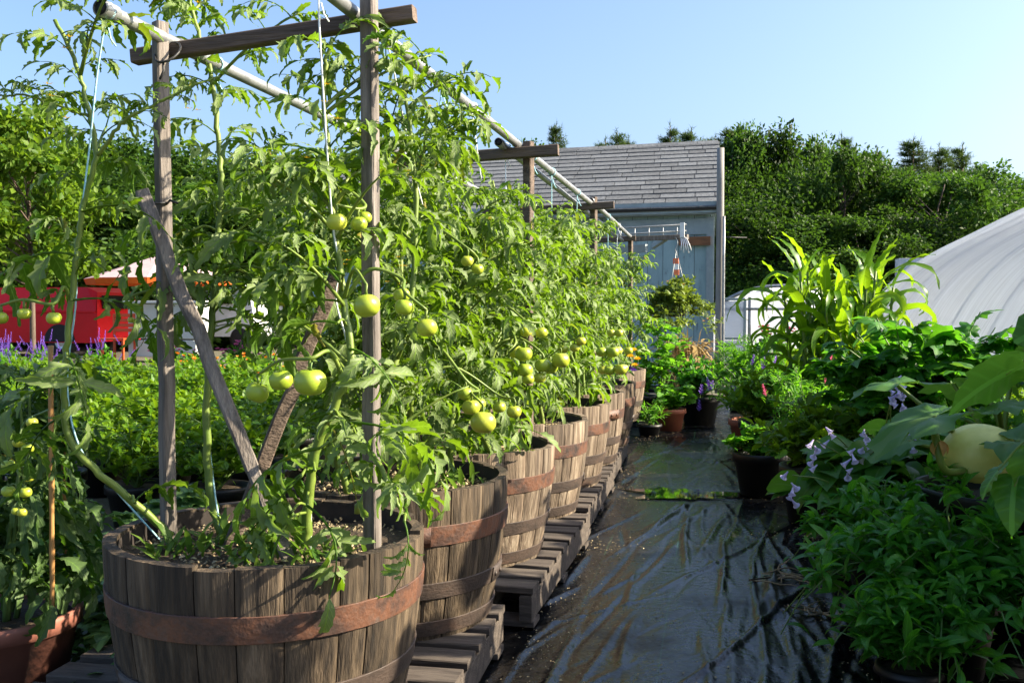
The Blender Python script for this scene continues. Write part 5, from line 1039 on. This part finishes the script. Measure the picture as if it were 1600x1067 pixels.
for xx in (-.65, .7): mb = MB(); lathe(mb, [(.001, -.1), (.2, -.1), (.3, -.07), (.31, .07), (.001, .09)], 24); Vv = mb.v[0]; mb.v[0] = np.stack([Vv[:, 0], Vv[:, 2], Vv[:, 1]], 1)+[c[0]+xx, 23.08, .3]; mb.build('wheel', M['tyre'], tr)
st_ = thing('market_stall', 'pale grey boarded stall counter behind the left post', 'stall', tuple(at(265, 530, 18)*[1, 1, 0])); c = at(265, 490, 18); mb = MB()
for z in (.25, .62, .98): box(mb, (c[0], 18, z), (1.5, .6, .34), ch=.01)
mb.build('counter', mat('pale grey board', [(.3, (.5, .52, .5)), (.7, (.62, .64, .6))], 5), st_); mb = MB(); box(mb, (c[0], 18, 1.19), (1.66, .75, .05)); mb.build('top', M['white'], st_)
ch = thing('folding_chair', 'orange slatted chair beside the stall', 'chair', tuple(at(185, 520, 17.5)*[1, 1, 0])); c = at(185, 500, 17.5); ox = mat('orange chair plastic', [(.3, (.55, .07, .02)), (.7, (.62, .1, .03))], 8, rough=.4)
mb = MB(); 
for z in (.52, .62, .72, .82): box(mb, (c[0], 17.7, z+.1), (.5, .03, .07))
mb.build('backrest', ox, ch); mb = MB(); box(mb, (c[0], 17.5, .45), (.52, .45, .04)); mb.build('seat', ox, ch)
for a, b in ((-.23, 17.3), (.23, 17.3), (-.23, 17.7), (.23, 17.7)): mb = MB(); box(mb, (c[0]+a, b, .2 if b < 17.5 else .45), (.04, .04, .44 if b < 17.5 else .95)); mb.build('leg', ox, ch)

# ------------------------------------------------------------ trees
def make_tree(name, label, seed, h, r, group, leaf='treeleaf', nclump=60, per=170, ls=.2, base=.18, loose=1.):
    rng = np.random.default_rng(seed); t = thing(name, label, 'tree', (0, 0, 0), group); tm = MB(); lm = MB()
    tube(tm, smoothline([(0, 0, -.1), (rng.normal(0, .1), rng.normal(0, .1), h*.35), (rng.normal(0, .15), rng.normal(0, .15), h*.7), (0, 0, h*.93)], 5), np.linspace(.012*h, .02, 16), 8)
    T = []; PH = []; TH = []
    for k in range(nclump):
        u = rng.random(); z = h*(base+(1-base)*u); env = r*math.sin(math.pi*min(1, .12+.88*(1-u)**.75)*.62)/math.sin(math.pi*.5)*(.75+.5*rng.random())
        a = rng.random()*6.28; q = env*math.sqrt(.4+.6*rng.random()); c = np.array([q*math.cos(a), q*math.sin(a), z]); cr = r*rng.uniform(.15, .33)
        if k % 2 == 0: tube(tm, smoothline([(0, 0, z*.75), c*.6+[0, 0, z*.3], c], 3), np.linspace(.004*h, .0015*h, 7), 5)
        n = int(per*rng.uniform(.6, 1.4)); d = rng.normal(0, 1, (n, 3)); d /= np.linalg.norm(d, axis=1)[:, None]; rr = cr*rng.random(n)**.45*(1+.35*rng.normal(0, 1, n)*loose*.5)
        T.append(c+d*rr[:, None]*[1.05, 1.05, .95]); PH.append(np.arctan2(d[:, 1], d[:, 0])); TH.append(np.arcsin(np.clip(d[:, 2], -1, 1))*.6)
    T = np.concatenate(T); N = len(T); inst(lm, CARD, rotm(np.concatenate(PH)+rng.normal(0, .8, N), np.concatenate(TH)+rng.normal(-.2, .7, N), rng.normal(0, 1.1, N)), T, ls*rng.uniform(.6, 1.3, N))
    tm.build('trunk', M['bark'], t); lm.build('crown', M[leaf], t); return t
def make_pine(seed, h, r, group, label):
    rng = np.random.default_rng(seed); t = thing('pine_tree', label, 'tree', (0, 0, 0), group); tm = MB(); lm = MB(); tube(tm, [(0, 0, -.1), (0, 0, h*.5), (0, 0, h*.985)], [.16, .1, .012], 8); T = []; PH = []; TH = []
    for z in np.arange(h*.15, h*.97, h*.036):
        rad = r*(1-(z/h)**1.6)*rng.uniform(.75, 1.15)+.12
        for b in range(5):
            a = rng.random()*6.28; L = rad*rng.uniform(.7, 1.15); u = np.linspace(0, 1, 6)[:, None]; P = np.array([0, 0, z])+u*L*np.array([math.cos(a), math.sin(a), 0])+np.array([0, 0, 1])*(u*L*.1+u**2*L*.4); tube(tm, P, np.linspace(.03, .008, 6), 4, cap=False)
            n = int(46*L)+20; s = .12+.88*rng.random(n); T.append(P[0]+(P[-1]-P[0])*s[:, None]+rng.normal(0, .14, (n, 3))*[1, 1, .9]*(.5+L*.3)); PH.append(a+rng.normal(0, 1.0, n)); TH.append(rng.normal(.45, .4, n))
    for k in range(14): T.append(np.array([[0, 0, h*(.93+.07*rng.random())]])); PH.append([rng.random()*6.28]); TH.append([rng.uniform(.5, 1.3)])
    T = np.concatenate(T); PH = np.concatenate(PH); TH = np.concatenate(TH)
    for k in range(4): inst(lm, (BLADE[0]*[1, 1.6, 1], BLADE[1], BLADE[2]), rotm(PH+rng.normal(0, .5, len(T)), TH+rng.normal(0, .45, len(T)), rng.random(len(T))*3), T, rng.uniform(.13, .27, len(T)))
    tm.build('trunk', M['bark'], t); lm.build('crown', M['needle'], t); return t
GW = 'broadleaf trees of the wood behind the hoop house'; GP = 'pines rising from the wood'; GL = 'broadleaf trees behind the parked vehicles'
LWD = 'dense broadleaf tree in the wood behind the hoop house and shed'; LPN = 'pine with layered branches rising out of the wood behind the shed'; LLF = 'dark broadleaf tree behind the parked vehicles on the left'
tA = [make_tree('broadleaf_tree', LWD, 200+k, 7, 3.1, GW, nclump=44, per=520, ls=.175, base=.06) for k in range(4)]
tP = [make_pine(210+k, 9, 2.0, GP, LPN) for k in range(3)]
rng = np.random.default_rng(220); used = set()
def put(protos, i, loc, rz, s, label=None, group=None):
    o = protos[i] if id(protos[i]) not in used else copy_tree(protos[i]); used.add(id(protos[i])); place(o, loc, rz, s, label)
    if group: o['group'] = group
    return o
def tree_at(px, top, Y, protos, hh, i, label=None, group=None, wide=1.):
    px += rng.normal(0, 8); top += rng.normal(0, 7); p = at(px, top, Y); s = p[2]/hh; put(protos, i, (p[0], p[1], -.03), rng.random()*6.28, (wide, wide, s), label, group)
for k, (px, top, Y) in enumerate([(1142, 222, 37), (1188, 218, 38), (1150, 262, 36), (1200, 285, 33), (1255, 238, 38), (1305, 262, 35), (1345, 275, 36), (1385, 250, 39), (1440, 262, 37), (1475, 300, 34), (1520, 288, 38), (1560, 308, 37), (1610, 330, 40), (1660, 340, 41), (1330, 340, 32), (1420, 330, 33), (1230, 350, 31.5), (1560, 350, 34), (1125, 300, 34), (1090, 260, 38), (1030, 250, 40), (980, 255, 40), (930, 260, 41), (880, 262, 40), (830, 262, 41)]):
    tree_at(px, top+rng.normal(4, 16), Y, tA, 7, k % 4, wide=rng.uniform(.65, 1.0))
for k, (px, top, Y) in enumerate([(1157, 188, 40), (1128, 205, 41), (1282, 222, 41), (1322, 216, 42), (1415, 212, 41), (1462, 228, 42), (1500, 235, 43), (1590, 285, 44), (1240, 218, 42), (1052, 186, 42), (1075, 196, 43), (962, 200, 44), (945, 205, 45), (868, 203, 44), (980, 207, 45), (710, 205, 45), (1540, 262, 44), (1375, 228, 43)]):
    tree_at(px, top, Y, tP, 9, k % 3, wide=rng.uniform(.85, 1.25) if k else 1.9)
for k, (px, top, Y) in enumerate([(160, 245, 27), (215, 225, 29), (270, 265, 28), (330, 255, 30), (390, 270, 29), (450, 262, 31), (510, 270, 30), (570, 270, 32), (640, 275, 33), (-20, 250, 26), (60, 240, 27), (110, 260, 25), (240, 300, 25), (360, 310, 26), (480, 310, 27), (-70, 230, 25), (600, 290, 29)]):
    tree_at(px, top, Y, tA, 7, k % 4, LLF, GL, 1.1)
tY = make_tree('young_tree', 'light green young tree at the left edge, taller than its neighbours', 230, 4.6, 1.15, None, 'treeleaf_lt', 60, 150, .14, .42, 1.6)
p = at(45, 178, 15); place(tY, (p[0], p[1], -.03), .4, (1, 1, p[2]/4.6))
